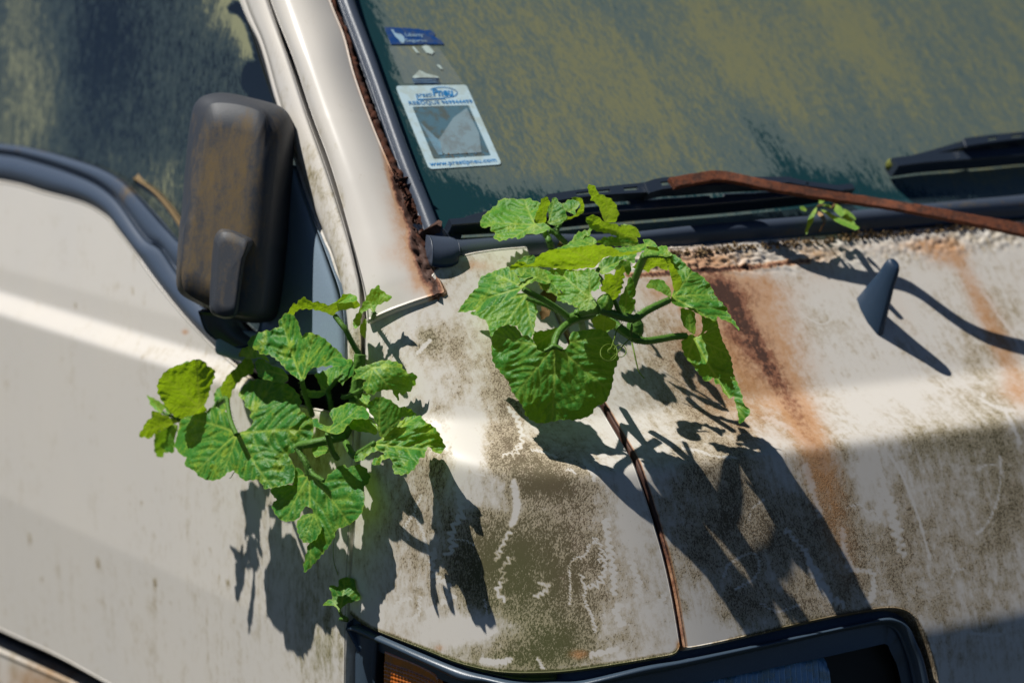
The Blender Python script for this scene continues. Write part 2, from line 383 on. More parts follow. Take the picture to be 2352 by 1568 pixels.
_LP = loft(_sv[None, :]*np.ones((520, 1)), _tv[:, None]*np.ones((1, len(_sv))))
_LB = BVHTree.FromPolygons(_LP.reshape(-1, 3).tolist(), [tuple(f) for f in gridfaces(520, len(_sv)).tolist()])
def hit_loft(uv, off=0.0):
    uv = np.asarray(uv, float); sh = uv.shape[:-1]; R = rays(uv).reshape(-1, 3); C = Vector(CC)
    nu = len(_sv)-1; S = np.zeros(len(R)); T = np.zeros(len(R)); last = (0.5, .3)
    for k, r in enumerate(R):
        loc, no, idx, dist = _LB.ray_cast(C, Vector(r))
        if loc is None: S[k], T[k] = last; continue
        i, j = divmod(idx, nu); a = _LP[i, j]; e1 = _LP[i, j+1]-a; e2 = _LP[i+1, j]-a; d = np.array(loc)-a
        # 2x2 solve
        a11 = e1@e1; a12 = e1@e2; a22 = e2@e2; b1 = d@e1; b2 = d@e2; det = a11*a22-a12*a12+1e-18
        fu = (b1*a22-b2*a12)/det; fv = (b2*a11-b1*a12)/det
        S[k] = _sv[j]+(_sv[j+1]-_sv[j])*fu; T[k] = _tv[i]+(_tv[i+1]-_tv[i])*fv; last = (S[k], T[k])
    P = loft(S, T)
    if off:
        e = 1e-3; n = np.cross(loft(S, T+e)-loft(S, T-e), loft(S+e, T)-loft(S-e, T)); n /= np.linalg.norm(n, axis=1, keepdims=True)
        n *= -np.sign(np.sum(n*R, 1, keepdims=True)); P = P+n*off
    return P.reshape(sh+(3,))
def L_(off):
    f = lambda uv: hit_loft(uv, off)
    f.is_loft = 1; return f

# ------------------------------------------------------------------ stain painting (wear, in the plane of the panels)
def field(uv, pts, base=0.0):
    """sum of soft blobs (u, v, ru, rv, value[, lean])"""
    u, v = uv[..., 0], uv[..., 1]; a = np.full(u.shape, float(base))
    for b in pts:
        ln = b[5] if len(b) > 5 else 0.0
        du = (u-b[0]-ln*(v-b[1]))/b[2]; dv = (v-b[1])/b[3]; a += b[4]*np.exp(-(du*du+dv*dv))
    return a
def dist_poly(uv, poly):
    sh = uv.shape[:-1]; q = uv.reshape(-1, 2); d = np.full(len(q), 1e9)
    bb0, bb1 = poly.min(0)-30, poly.max(0)+30; m = np.all((q > bb0) & (q < bb1), 1)
    if not m.any(): return d.reshape(sh)
    w = q[m]; dd = np.full(len(w), 1e9)
    for a, b in zip(poly[:-1], poly[1:]):
        e = b-a; t = np.clip(((w-a)@e)/(e@e+1e-9), 0, 1); dd = np.minimum(dd, np.linalg.norm(w-a-t[:, None]*e, axis=1))
    d[m] = dd; return d.reshape(sh)
def zigzag(poly, amp, per, seed=0):
    """the grazing track of a snail: a squiggle along a path"""
    r = np.random.default_rng(seed); L = np.sum(np.linalg.norm(np.diff(poly, axis=0), axis=1)); n = max(8, int(L/per*4))
    p = resample(poly, n); t = np.gradient(p, axis=0); t /= np.linalg.norm(t, axis=1, keepdims=True)+1e-9; nn = np.stack([-t[:, 1], t[:, 0]], -1)
    return p+nn*(amp*np.sin(np.arange(n)*math.pi/2+r.uniform(0, 6))*r.uniform(.5, 1.2, n))[:, None]+r.normal(0, amp*.25, (n, 2))
def trails(uv, lst):
    a = np.zeros(uv.shape[:-1])
    for k, (poly, wd, amp) in enumerate(lst):
        q = zigzag(np.array(poly, float), amp, max(6, amp*2.2), k) if amp else resample(poly, 40)
        a = np.maximum(a, np.clip(1.3-dist_poly(uv, q)/(wd*.45), 0, 1))
    return a
# ================================================================== the ground (below the frame) and the van
s_ = NT('dry_earth'); n_ = s_.noise(6, 8, .65)
M_EARTH = s_.done(s_.bsdf(s_.mix(n_, (.02, .024, .011), (.04, .04, .02)), .95, .2, s_.bump(s_.noise(40, 6, .7), .6, .02)))
gx, gy = np.meshgrid(np.linspace(-40, 40, 41), np.linspace(-40, 40, 41))
g_ = mesh('ground', np.stack([gx, gy, 0*gx], -1).reshape(-1, 3), gridfaces(41, 41, flip=True), None, M_EARTH); g_['kind'] = 'structure'

VAN = root('van', 'abandoned cream van corner, rusty and algae-stained, with squash vines growing from its gaps', 'van', (.9, 1.5, 0))

def px2(*a): return px(*a)
# ---- bonnet -----------------------------------------------------------------
gap = px('T5', 1290, 200, 1450, 575, 1600, 885, 1725, 1135, 1850, 1350, 1950, 1520, 'T8', 2000, 240, 2085, 500, 2155, 740, 2215, 1010, 2268, 1330)
GAPW = np.array([[13.0, -3]])
H_top = px('F', 1240, 596, 1480, 576, 1700, 556, 2000, 534, 2352, 507, 2720, 480)
H_left = np.vstack([H_top[:1], (gap+GAPW)[1:]])
H_bot = np.vstack([px('T8', 2292, 1335), px('T9', 170, 1345, 400, 1300, 700, 1230, 1100, 1140, 1400, 1088, 1540, 1090, 1630, 1140, 1700, 1260, 1760, 1440, 1800, 1640, 1840, 2000, 2100, 2140), px('F', 2760, 1740)])
H_right = px('F', 2720, 480, 2740, 1000, 2760, 1740)
uvH = coons(H_top, H_bot, H_left, H_right, 400, 340)
P = hit_loft(uvH)
rag = field(uvH, [(1560, 608, 260, 16, 1.0, 0), (2120, 560, 200, 18, .6), (1700, 585, 330, 22, .9), (2250, 540, 160, 20, .7)])
nz = np.random.default_rng(3).normal(0, 1, P.shape[:2])
for _ in range(2): nz = (nz+np.roll(nz, 1, 0)+np.roll(nz, -1, 0)+np.roll(nz, 1, 1)+np.roll(nz, -1, 1))/2.6
P = P+gnormals(P)*-1*(np.clip(rag, 0, 1)*nz*.0009)[..., None]*np.sign(gnormals(P)@CD)[..., None]
crk = px('F', 1440, 632, 1530, 628, 1600, 622, 1680, 616, 1740, 612, 1800, 604, 1860, 600)
dcr = dist_poly(uvH, zigzag(crk, 3, 9, 5))
rust = field(uvH, [(1640, 665, 150, 40, .45, 0), (1690, 740, 80, 130, .42, .5), (1680, 720, 34, 120, .36, .48), (1755, 815, 22, 170, .34, .5), (1830, 930, 40, 150, .34, .5), (1650, 820, 130, 170, .24, .4),
    (1800, 740, 60, 130, .22, .5), (1885, 1090, 44, 110, .30, .25), (1930, 1250, 40, 120, .20, .2), (1740, 900, 120, 120, .14, .5), (2170, 585, 50, 30, .35), (2245, 690, 26, 120, .36, .42), (2320, 830, 34, 130, .28, .35),
    (1600, 590, 140, 20, .22), (1990, 570, 160, 18, .12), (2130, 560, 60, 18, .3), (1880, 600, 60, 50, .22, .5), (2330, 900, 60, 30, .2), (1560, 612, 60, 14, .4), (2060, 700, 30, 110, .10, .45)])
rust = rust+np.clip(1.2-dcr/5, 0, 1)*.8
gl = np.vstack([H_left]); dgl = dist_poly(uvH, resample(H_left, 80)); lowm = np.clip((uvH[..., 1]-1180)/120, 0, 1)
rust = rust+np.clip(1.15-dgl/7, 0, 1)*(1.5-.75*lowm)*np.clip((uvH[..., 1]-700)/200, 0, 1)*np.where(lowm > .5, 1, np.clip(1.6-dgl/4, 0, 1))  # upper gap lip painted near-black to read as shade; lower part is rust
dirt = field(uvH, [(1950, 800, 170, 110, .12), (1680, 960, 150, 130, .33), (1640, 1230, 130, 210, .5), (1850, 1120, 120, 150, .28), (2000, 1250, 200, 150, .42), (2140, 1010, 160, 60, .34),
    (2300, 1150, 90, 230, .38), (1560, 800, 120, 130, .4), (2250, 770, 120, 160, .2), (1770, 1400, 300, 40, .35), (2010, 870, 110, 110, -.15), (1990, 1120, 36, 150, -.35, .1), (1790, 1060, 40, 90, -.45, .35), (1620, 1440, 60, 120, -.45), (2200, 1450, 100, 120, .15),
    (1800, 580, 320, 26, .22), (2250, 545, 200, 26, .22), (1900, 1230, 350, 160, .12)], .23)
T_h = [(px('T6', 860, 530, 950, 600, 1050, 640, 1110, 590), 3.2, 0), (px('T6', 780, 550, 830, 600, 840, 680), 2.6, 0), (px('T6', 1160, 560, 1240, 590, 1275, 650, 1250, 720), 2.6, 0),
 (px('T6', 660, 1240, 760, 1280, 850, 1330, 930, 1390, 1000, 1450), 7, 5), (px('T6', 1020, 1200, 1100, 1230, 1200, 1250, 1330, 1290), 2.6, 3), (px('T6', 1180, 1290, 1220, 1330, 1140, 1340), 3, 3),
 (px('T6', 2090, 1090, 2080, 1130, 2180, 1180, 2290, 1200), 5, 3), (px('T6', 2230, 1200, 2280, 1300, 2330, 1420), 5, 3), (px('T6', 2110, 460, 2200, 600, 2290, 720, 2340, 860), 4, 2),
 (px('T9', 1270, 130, 1300, 240, 1330, 300, 1320, 330), 2.4, 2), (px('T9', 1380, 20, 1420, 200, 1440, 300, 1400, 520), 6, 5), (px('T9', 1470, 70, 1560, 220, 1640, 420, 1700, 600, 1740, 760), 3.4, 3),
 (px('T9', 1440, 300, 1500, 450, 1540, 640, 1560, 740), 12, 8), (px('T9', 930, 150, 980, 320, 1030, 480), 11, 5), (px('T9', 800, 560, 880, 660, 960, 760, 980, 830), 7, 6), (px('T9', 940, 760, 1020, 900, 1100, 1010, 1180, 1060), 12, 7),
 (px('T9', 1170, 560, 1190, 720, 1240, 830), 11, 5), (px('T9', 1250, 830, 1360, 850, 1370, 980, 1340, 1040), 9, 5), (px('T9', 1200, 430, 1280, 400, 1330, 450, 1400, 440), 2.4, 3), (px('T9', 2200, 90, 2190, 330, 2120, 520, 2040, 600), 3, 2),
 (px('T9', 2050, 180, 2110, 145, 2170, 150), 3, 0), (px('T9', 570, 520, 580, 440, 660, 370), 3.5, 2), (px('T9', 400, 880, 440, 790, 600, 720, 620, 860, 470, 960), 3.5, 3), (px('T9', 130, 40, 250, 60, 330, 90, 480, 100), 3.5, 3),
 (px('T9', 2260, 1200, 2180, 1250, 2000, 1240), 3, 2), (px('T9', 1880, 880, 1900, 830, 1960, 820), 2.5, 2), (px('T9', 640, 1050, 760, 1100, 900, 1050), 3, 3)]
ebd = np.clip(1.3-dist_poly(uvH, resample(H_bot, 120))/7, 0, 1); dirt = dirt+ebd*.7
HOOD = panel('hood', P, VAN, PAINT, lip=.022, r=.002, attrs=dict(dirt=dirt, rust=rust, moss=field(uvH, [(2150, 1010, 200, 80, .4), (1800, 1440, 300, 30, .4), (2300, 1100, 100, 300, .25)], .12), trail=trails(uvH, T_h)*.62))
HOOD['label'] = 'cream bonnet with rust streaks running down from the windscreen'

# ---- front wing ---------------------------------------------------------------
Fd_top = px('T5', 232, 612, 360, 545, 500, 482, 600, 440, 690, 290, 850, 200, 1050, 160, 1270, 140)
Fd_left = px('T5', 232, 612, 225, 700, 221, 850, 'T8', 190, 0, 152, 560, 141, 700, 131, 850, 123, 1000, 124, 1115)
Fd_bot = px('T8', 124, 1115, 200, 1175, 330, 1240, 600, 1345, 800, 1425, 1000, 1478, 1200, 1500, 1500, 1492, 1800, 1452, 2100, 1402, 2225, 1378, 2258, 1350, 2268, 1322)
Fd_right = gap.copy(); Fd_right[0] = Fd_top[-1]; Fd_right[-1] = Fd_bot[-1]
uvF = coons(Fd_top, Fd_bot, Fd_left, Fd_right, 260, 330)
P = hit_loft(uvF)
dirt = field(uvF, [(1150, 880, 75, 130, .38), (1185, 990, 60, 80, .3), (985, 790, 45, 40, .42), (1050, 800, 30, 120, .22), (1230, 1065, 120, 55, .5), (1260, 1120, 110, 34, .5), (1110, 1230, 110, 130, .36), (1200, 1330, 130, 120, .55), (1330, 1240, 90, 120, .38),
   (1290, 1470, 100, 70, .5), (1190, 1510, 150, 40, .35), (1090, 1440, 75, 34, -.6), (1440, 1180, 50, 150, -.18), (1450, 1330, 60, 150, .12), (930, 1180, 60, 240, .3), (1080, 1010, 34, 90, -.45), (1000, 1080, 40, 60, .35), (1090, 1130, 50, 60, -.2), (1150, 1130, 26, 60, -.35), (1235, 1290, 40, 26, -.1), (1080, 640, 120, 50, .12), (900, 800, 60, 80, .0), (1120, 1330, 200, 200, .10), (1400, 1350, 130, 160, .12), (1000, 900, 120, 200, .05), (1180, 1280, 160, 180, .12)], .25)
moss = field(uvF, [(1190, 1340, 150, 130, .7), (1280, 1480, 130, 70, .8), (1130, 1430, 120, 60, .4), (1150, 1250, 130, 140, .35), (1240, 1090, 140, 60, .25), (980, 780, 50, 40, .5), (1170, 1520, 160, 25, .9), (1010, 1490, 60, 20, .9)], .1)
rust = field(uvF, [(1330, 1502, 22, 11, .42), (1085, 610, 60, 14, .3), (1560, 1480, 10, 12, .5), (1010, 1487, 14, 9, .3)])
T_f = [(px('T5', 600, 790, 650, 740, 560, 830), 6, 3), (px('T5', 1150, 1180, 1210, 1260, 1240, 1350, 1230, 1440, 1180, 1500), 5, 6), (px('T8', 1110, 90, 1180, 60, 1240, 10), 4, 5), (px('T8', 820, 190, 830, 330, 850, 470, 790, 560, 790, 660, 760, 740), 8, 8),
 (px('T8', 1190, 250, 1210, 400, 1180, 540), 13, 4), (px('T8', 1160, 580, 1100, 700, 1070, 770), 9, 7), (px('T8', 1190, 740, 1110, 820, 1120, 900, 1080, 980, 1130, 1030), 8, 7),
 (px('T8', 660, 700, 660, 800, 700, 890, 760, 920, 750, 970, 790, 1010, 720, 1040), 6, 7), (px('T8', 640, 1080, 680, 1110, 650, 1180, 700, 1240), 11, 9), (px('T8', 900, 1230, 940, 1180, 990, 1220, 1060, 1220), 16, 7),
 (px('T8', 1720, 640, 1680, 680, 1650, 740, 1580, 760, 1550, 820, 1560, 920, 1550, 1060), 3.2, 3), (px('T8', 1710, 620, 1740, 650, 1760, 720, 1740, 780), 4, 6), (px('T8', 1640, 860, 1640, 920, 1700, 940, 1770, 880, 1790, 720), 5, 6),
 (px('T8', 1650, 930, 1660, 1060, 1700, 1130, 1720, 1240), 4.5, 4), (px('T8', 1790, 500, 1800, 620, 1840, 820, 1840, 1000), 7, 7), (px('T8', 1880, 1050, 1850, 1120, 1900, 1190), 8, 6), (px('T8', 780, 630, 880, 640, 930, 670), 2.4, 2),
 (px('T8', 1350, 920, 1420, 940, 1330, 1010), 9, 5), (px('T8', 750, 1160, 820, 1140, 850, 1200), 3, 4), (px('T8', 980, 1420, 1100, 1430, 1180, 1410), 9, 4), (px('T8', 1690, 1380, 1780, 1370, 1860, 1340), 8, 5), (px('T8', 1340, 1400, 1380, 1470), 8, 3),
 (px('T8', 590, 340, 540, 460, 590, 560, 640, 740), 2.6, 3), (px('T8', 540, 460, 480, 560, 500, 640), 2.4, 3), (px('T8', 400, 1100, 440, 1040, 520, 1020), 3.5, 4), (px('T8', 420, 1180, 560, 1130, 580, 1000), 3, 4),
 (px('T8', 1520, 180, 1570, 180, 1590, 210), 3, 2), (px('T8', 1300, 50, 1400, 70, 1470, 100), 3, 3), (px('T8', 1640, 130, 1700, 180, 1720, 240), 6, 6), (px('T8', 2090, 1100, 2150, 1040, 2180, 980), 5, 5), (px('T8', 1960, 780, 2000, 900, 2010, 1000), 6, 6),
 (px('T8', 1000, 1020, 1010, 1130, 960, 1190), 2.6, 3), (px('T8', 900, 100, 920, 190, 1000, 220), 2, 0)]
ebd = np.clip(1.3-dist_poly(uvF, resample(Fd_bot, 90))/7, 0, 1); dirt = dirt+ebd*.7; moss = moss+ebd*.8
panel('fender', P, VAN, PAINT, lip=.022, r=.002, attrs=dict(dirt=dirt, rust=rust, moss=moss, trail=trails(uvF, T_f)*.85))['label'] = 'cream front wing with green algae and pale snail tracks'

# ---- dark structure behind the gaps --------------------------------------------
uvI = coons(px('F', 700, 560, 1500, 560, 2760, 440), px('F', 560, 1900, 1500, 1900, 2760, 1900), px('F', 700, 560, 560, 1900), px('F', 2760, 440, 2760, 1900), 90, 80, False)
mesh('inner_wing', hit_loft(uvI, -.045).reshape(-1, 3), gridfaces(80, 90), VAN, M_DARK)
uvI = coons(px('F', -320, 480, 825, 800), px('F', -320, 2000, 825, 2000), px('F', -320, 480, -320, 2000), px('F', 825, 800, 825, 2000), 40, 40, False)
_p = hit(uvI, S_(.05)).reshape(-1, 3)
mesh('door_cavity', _p, gridfaces(40, 40), VAN, M_DARK)

# ---- door --------------------------------------------------------------------
D_top = np.vstack([px('F', -330, 372), px('T1', 0, 1182, 300, 1258, 540, 1322, 680, 1402), px('T4', 740, 0, 850, 140, 1000, 350, 1170, 560, 1300, 700, 1400, 800, 1530, 915, 1640, 1010), px('F', 660, 925, 760, 950, 813, 985)])
D_bot = px('F', -330, 1290, 0, 1445, 123, 1501, 247, 1568, 560, 1740, 785, 1870)
D_left = px('F', -330, 372, -330, 1290); D_right = px('F', 813, 985, 801, 1212, 793, 1400, 785, 1870)
uvD = coons(D_top, D_bot, D_left, D_right, 300, 260)
P = hit(uvD, S_(0))
dirt = field(uvD, [(600, 1260, 80, 230, .22), (740, 1440, 55, 170, .4), (560, 870, 120, 60, .3), (690, 1050, 120, 120, .3), (300, 1300, 250, 250, .02), (640, 950, 70, 60, .25), (400, 800, 160, 30, .08), (700, 1250, 60, 120, .15), (300, 1450, 300, 200, .10)], .15)
blobs = [(px('T7', 190, 600, 195, 660), 5), (px('T7', 630, 750, 645, 810), 6), (px('T7', 1010, 900, 1015, 930), 5), (px('T7', 920, 390, 922, 400), 4), (px('T7', 1365, 690, 1370, 710), 5), (px('T7', 1480, 900, 1485, 925), 5), (px('T7', 1110, 1040, 1112, 1050), 4), (px('T7', 265, 880, 266, 900), 4), (px('T4', 865, 400, 866, 440), 4), (px('T4', 490, 510, 495, 530), 4), (px('T4', 240, 500, 244, 506), 4)]
for q, wdt in blobs: dirt = dirt+np.clip(1.3-dist_poly(uvD, q+np.array([[0, 0]]))/(wdt*.9), 0, 1)*.35+np.clip(1.0-dist_poly(uvD, q+np.array([[0, 12.0]]))/(wdt*1.2), 0, 1)*.15
T_d = [(px('T7', 1195, 1040, 1195, 1250), 7, 0), (px('T7', 650, 490, 660, 560, 650, 680), 11, 0), (px('T7', 1120, 330, 1130, 400, 1110, 470, 1075, 515), 2.6, 0), (px('T7', 1085, 200, 1092, 270), 2.6, 0), (px('T4', 205, 1010, 215, 1100, 235, 1190), 6, 0), (px('T7', 1620, 260, 1640, 400, 1630, 520), 8, 3), (px('T7', 1690, 300, 1720, 430), 7, 3)]
rustd = field(uvD, [(425, 762, 8, 6, .55), (555, 838, 40, 8, .12)])
DOOR = panel('door', P, VAN, PAINTD, lip=.02, r=.003, attrs=dict(dirt=dirt, rust=rustd, moss=field(uvD, [(740, 1480, 70, 130, .8), (640, 1350, 120, 200, .3)], .35), trail=trails(uvD, T_d)))
DOOR['label'] = 'cream door panel with vertical dirt streaks'
S_top = px('F', -330, 1345, 0, 1497, 160, 1568, 500, 1760, 760, 1910); S_bot = px('F', -330, 1800, 0, 1950, 300, 2060, 760, 2250)
uvS = coons(S_top, S_bot, px('F', -330, 1345, -330, 1800), px('F', 760, 1910, 760, 2250), 90, 50, False)
panel('sill', hit(uvS, S_(.012)), VAN, PAINTD, lip=.03, r=.004, attrs=dict(dirt=field(uvS, [(80, 1560, 200, 60, .2)], .35), rust=field(uvS, [(90, 1560, 90, 40, .22)], .05), moss=field(uvS, [], .3), trail=trails(uvS, [(px('F', 5, 1515, 10, 1568), 8, 4)])))

# ---- side window, frame, trims -------------------------------------------------
uvG = coons(px('F', -330, -260, 470, -260), px('F', -330, 330, 100, 380, 330, 480, 470, 640, 640, 800, 790, 820), px('F', -330, -260, -330, 330), px('F', 470, -260, 560, 10, 625, 210, 700, 420, 790, 820), 150, 130)
P = hit(uvG, S_(.014)); l2 = np.stack([P[..., 1], P[..., 2]], -1)
cov = field(uvG, [(40, 100, 60, 400, .10), (100, 250, 60, 160, .12), (575, 100, 26, 150, .42, .33), (520, 30, 60, 60, .2), (250, 120, 90, 200, -.22), (480, 200, 100, 150, -.08), (330, 330, 200, 60, -.05), (380, 430, 40, 80, .15)], .46)
edge = px('T1', 1570, 60, 1620, 150, 1690, 350, 1740, 520, 1775, 660)
cov = cov-np.clip(1.4-dist_poly(uvG, zigzag(edge, 5, 14, 2))/9, 0, 1)*.8
for q, r_ in ((px('T1', 1530, 40, 1525, 70), 9), (px('T1', 1660, 450, 1650, 540, 1700, 560, 1690, 630), 17), (px('T1', 1730, 600, 1745, 640), 13)): cov = cov-np.clip(1.5-dist_poly(uvG, zigzag(q, 5, 12, 9))/r_, 0, 1)*.9
GLS = panel('side_window', P, VAN, M_SIDEG, lip=.004, r=.001, attrs=dict(cover=cov), uv=l2)
GLS['label'] = 'dark side window pane mottled with green algae'
ALG = lambda pts, b=.0: (lambda uv: field(uv, pts, b))
b1a = np.vstack([px('F', -330, 368), px('T1', 0, 1172, 300, 1250, 540, 1312, 690, 1394), px('T4', 752, 0, 862, 140, 1012, 350, 1180, 556, 1310, 695, 1415, 795, 1560, 905)])
b1b = np.vstack([px('F', -330, 315), px('T1', 0, 1000, 200, 1040, 400, 1100, 600, 1182, 720, 1262, 800, 1350, 950, 1560), px('T4', 1050, 150, 1145, 290, 1290, 480, 1400, 600, 1560, 720, 1720, 820)])
strip('window_trim', b1a, b1b, S_(.001), VAN, M_TRIM, bulge=.008, n=90, m=11, lip=.02, attrs=dict(alg=ALG([(100, 370, 200, 20, .12), (280, 450, 60, 40, .1)])))
b2b = np.vstack([px('F', -330, 295), px('T1', 0, 935, 200, 962, 400, 1012, 650, 1092, 800, 1175, 900, 1275, 1000, 1385, 1160, 1565), px('T4', 1250, 150, 1420, 330)])
b2a = b1b[:-3]+np.array([[1.5, -1.5]])
strip('window_seal', b2a, b2b, S_(.006), VAN, M_TRIM, bulge=.006, n=90, m=9, lip=.015, attrs=dict(alg=ALG([(100, 345, 250, 12, .3), (300, 430, 60, 40, .3)])))
strip('window_channel', px('T1', 870, 1150, 1000, 1225, 1100, 1325, 1175, 1430, 1260, 1560), px('T1', 880, 1170, 1000, 1262, 1090, 1365, 1160, 1470, 1230, 1600), S_(.010), VAN, mat_plain('channel_felt', (.22, .15, .07), .8), bulge=.002, n=30, m=5)
fl = np.vstack([px('F', 470, -260), px('T1', 1560, 0, 1690, 290, 1785, 620, 1900, 990, 2012, 1330, 2108, 1566), px('T4', 2155, 200, 2222, 440, 2262, 700, 2270, 900)])
fm = np.vstack([px('F', 486, -260), px('T1', 1605, 0, 1722, 290, 1815, 620, 1925, 990, 2036, 1330, 2128, 1566), px('T4', 2172, 200, 2238, 440, 2275, 700, 2285, 900)])
fr = np.vstack([px('F', 528, -260), px('T1', 1738, 0, 1872, 380, 1992, 740, 2122, 1100), px('T4', 2240, 0, 2305, 250, 2340, 450, 2352, 900)])
pd = dict(dirt=ALG([(650, 200, 30, 200, .1), (720, 430, 40, 100, .3), (770, 600, 30, 100, .35), (830, 800, 40, 80, .5)], .12), rust=ALG([(752, 610, 5, 90, .35, .3)]), moss=ALG([], .7), trail=ALG([]))
strip('door_frame_lip', fl, fm, S_(.002), VAN, PAINT, bulge=.002, n=110, m=6, lip=.012, attrs=pd)
strip('door_frame', fm+np.array([[1.2, 0]]), fr, S_(-.003), VAN, PAINT, bulge=.006, n=110, m=14, lip=.02, power=3.0, attrs=pd)

# ---- A-pillar -------------------------------------------------------------------
pl = np.vstack([px('F', 536, -260), px('T1', 1762, 0, 1908, 380, 2028, 740, 2160, 1100, 2292, 1560), px('B', 1205, 0, 1248, 250, 1268, 480)])
pr = np.vstack([px('F', 690, -200), px('T1', 2150, 0, 2240, 230), px('T2', 150, 480, 250, 760, 370, 1050, 480, 1290, 560, 1480), px('T5', 560, 100, 615, 230, 650, 340, 690, 432)])
n_ = 200; A_, B_ = resample(pl, n_), resample(pr, n_)
PA = hit(A_, S_(-.001)); PB = hit(B_, W_(-.006)); m_ = 40
_i = int(np.argmax(PB[:, 2] < Z0+.235)); _d = (PB[_i-1]-PB[_i-13])/12          # the pillar foot runs on straight below the glass
for _k in range(_i, n_): PB[_k] = PB[_i-1]+_d*(_k-_i+1)
t = np.linspace(0, 1, m_)[None, :, None]; P = PA[:, None]*(1-t)+PB[:, None]*t
outn = np.array([-.72, -.62, .3]); outn /= np.linalg.norm(outn)
blg = np.interp(np.linspace(0, 1, n_), [0, .4, .55, .7, .85, .95, 1], [.030, .030, .028, .023, .016, .011, .009])[:, None, None]
P = P+outn*(blg*(1-np.abs(2*t-1)**2.3))
bot = np.clip((np.linspace(0, 1, n_)-.955)/.045, 0, 1)[:, None, None]      # tuck the foot in
uvP = proj(P)
dR = dist_poly(uvP, B_)
nzr = np.random.default_rng(8).normal(0, 1, P.shape[:2]); nzr = (nzr+np.roll(nzr, 1, 0)+np.roll(nzr, -1, 0))/1.7
low = np.clip((uvP[..., 1]-330)/130, 0, 1)
rustp = np.clip(1.15-dR/(8+16*low), 0, 1)*(.25+.85*low)+field(uvP, [(930, 520, 34, 110, .36, .3), (905, 585, 50, 30, .16), (965, 600, 22, 60, .5), (950, 500, 18, 60, .4, .3), (912, 430, 10, 40, .4, .35), (948, 660, 60, 20, .1)])
P = P+outn*((np.clip(rustp-.75, 0, .6)*nzr*.004)[..., None])
panel('windscreen_pillar', P, VAN, PAINT, lip=.03, r=.004, attrs=dict(dirt=field(uvP, [(730, 300, 30, 140, .2, .3), (780, 480, 24, 120, .25, .3), (700, 100, 30, 100, .08)], .04), rust=rustp, moss=field(uvP, [], .6), trail=np.zeros(P.shape[:2])))['label'] = 'cream windscreen pillar rusting along its glass edge'
# rotten rusty seam between pillar and rubber
sm = np.vstack([px('F', 702, -200), px('T1', 2165, 0, 2255, 230), px('T2', 165, 470, 265, 750, 385, 1040, 495, 1270, 580, 1470), px('T5', 580, 80, 615, 160)])
sp = hit(resample(sm, 160), W_(-.002)); sp = sp+np.random.default_rng(4).normal(0, .0012, sp.shape)
tube('rust_seam', sp, [.0022, .0022, .0026, .0045, .0058, .006], VAN, M_RUSTD, n=160, k=7, smooth=False)
fl_ = random.Random(5)
for k in range(26):                                          # flakes of rust and old sealant hanging in the seam
    q = resample(px('T2', 380, 1060, 480, 1270, 560, 1450), 60)[fl_.randrange(60)]+np.array([fl_.uniform(-5, 5), fl_.uniform(-4, 4)])
    c = hit(q[None], W_(-.010))[0]; r_ = fl_.uniform(.002, .005)
    vs = [c+np.array([fl_.uniform(-1, 1), fl_.uniform(-1, 1), fl_.uniform(-1, 1)])*r_ for _ in range(5)]
    mesh('rust_flake', vs, [(0, 1, 2), (0, 2, 3), (0, 3, 4), (0, 4, 1), (1, 3, 2), (1, 4, 3)], VAN, M_RUSTD, False)

# ---- windscreen, seal ------------------------------------------------------------
uvW = coons(px('F', 690, -260, 2760, -260), px('F', 1000, 620, 1700, 560, 2760, 480), px('F', 690, -260, 790, 20, 1000, 620), px('F', 2760, -260, 2760, 480), 300, 160, False)
P = hit(uvW, W_(.006)); l2 = np.stack([P[..., 0], P[..., 2]*1.414], -1)
cov = field(uvW, [(835, 80, 45, 120, -.75, .35), (920, 330, 34, 200, -.6, .4), (1010, 470, 90, 60, -.42), (1250, 470, 150, 40, -.25), (1060, 440, 70, 50, -.1), (1150, 60, 200, 100, .12), (1350, 250, 220, 180, .10), (1700, 150, 300, 170, .14), (1900, 430, 120, 60, -.35), (1780, 330, 60, 90, -.15, .6), (2150, 300, 120, 120, -.1), (1900, 460, 500, 26, -.35), (1950, 60, 70, 300, .12, .8), (1500, 120, 50, 300, -.12, .8), (1700, 250, 40, 300, -.12, .8)], .52)
ds = dist_poly(uvW, px('F', 898, 60, 1090, 60, 1150, 390, 980, 390, 898, 60))
WSC = panel('windscreen', P, VAN, M_WIND, lip=.005, r=.001, attrs=dict(cover=cov), uv=l2)
WSC['label'] = 'windscreen glass clouded with yellow-green algae'
sa = np.vstack([px('F', 712, -200), px('T2', 40, 0, 140, 270, 250, 570, 350, 860, 440, 1110, 530, 1330, 610, 1540), px('T5', 620, 30, 650, 130)])
sb = np.vstack([px('F', 760, -200), px('T2', 152, 0, 250, 270, 345, 540, 450, 830, 545, 1080, 640, 1310, 735, 1545), px('T5', 745, 40, 790, 100)])
SEAL = strip('windscreen_seal', sa, sb, W_(-.004), VAN, M_SEAL, bulge=.010, n=120, m=14, lip=.02, power=2.6, attrs=dict(alg=ALG([(900, 470, 40, 100, .1)], -.15)))
ba = px('T5', 740, 90, 800, 90, 1100, 75, 1400, 60, 'F', 1400, 540, 1600, 519, 1800, 501, 2000, 481, 2200, 462, 2352, 448, 2720, 412)
bb = px('T5', 745, 275, 820, 265, 1100, 228, 1300, 205, 'F', 1400, 584, 1600, 564, 1800, 548, 2000, 531, 2200, 512, 2352, 500, 2720, 470)
strip('lower_windscreen_seal', ba, bb, W_(-.001), VAN, M_SEAL, bulge=.015, n=160, m=16, lip=.03, power=2.2, attrs=dict(alg=ALG([(1200, 590, 200, 15, .1), (1900, 530, 300, 12, .2), (2300, 470, 200, 12, .3)], -.02)))
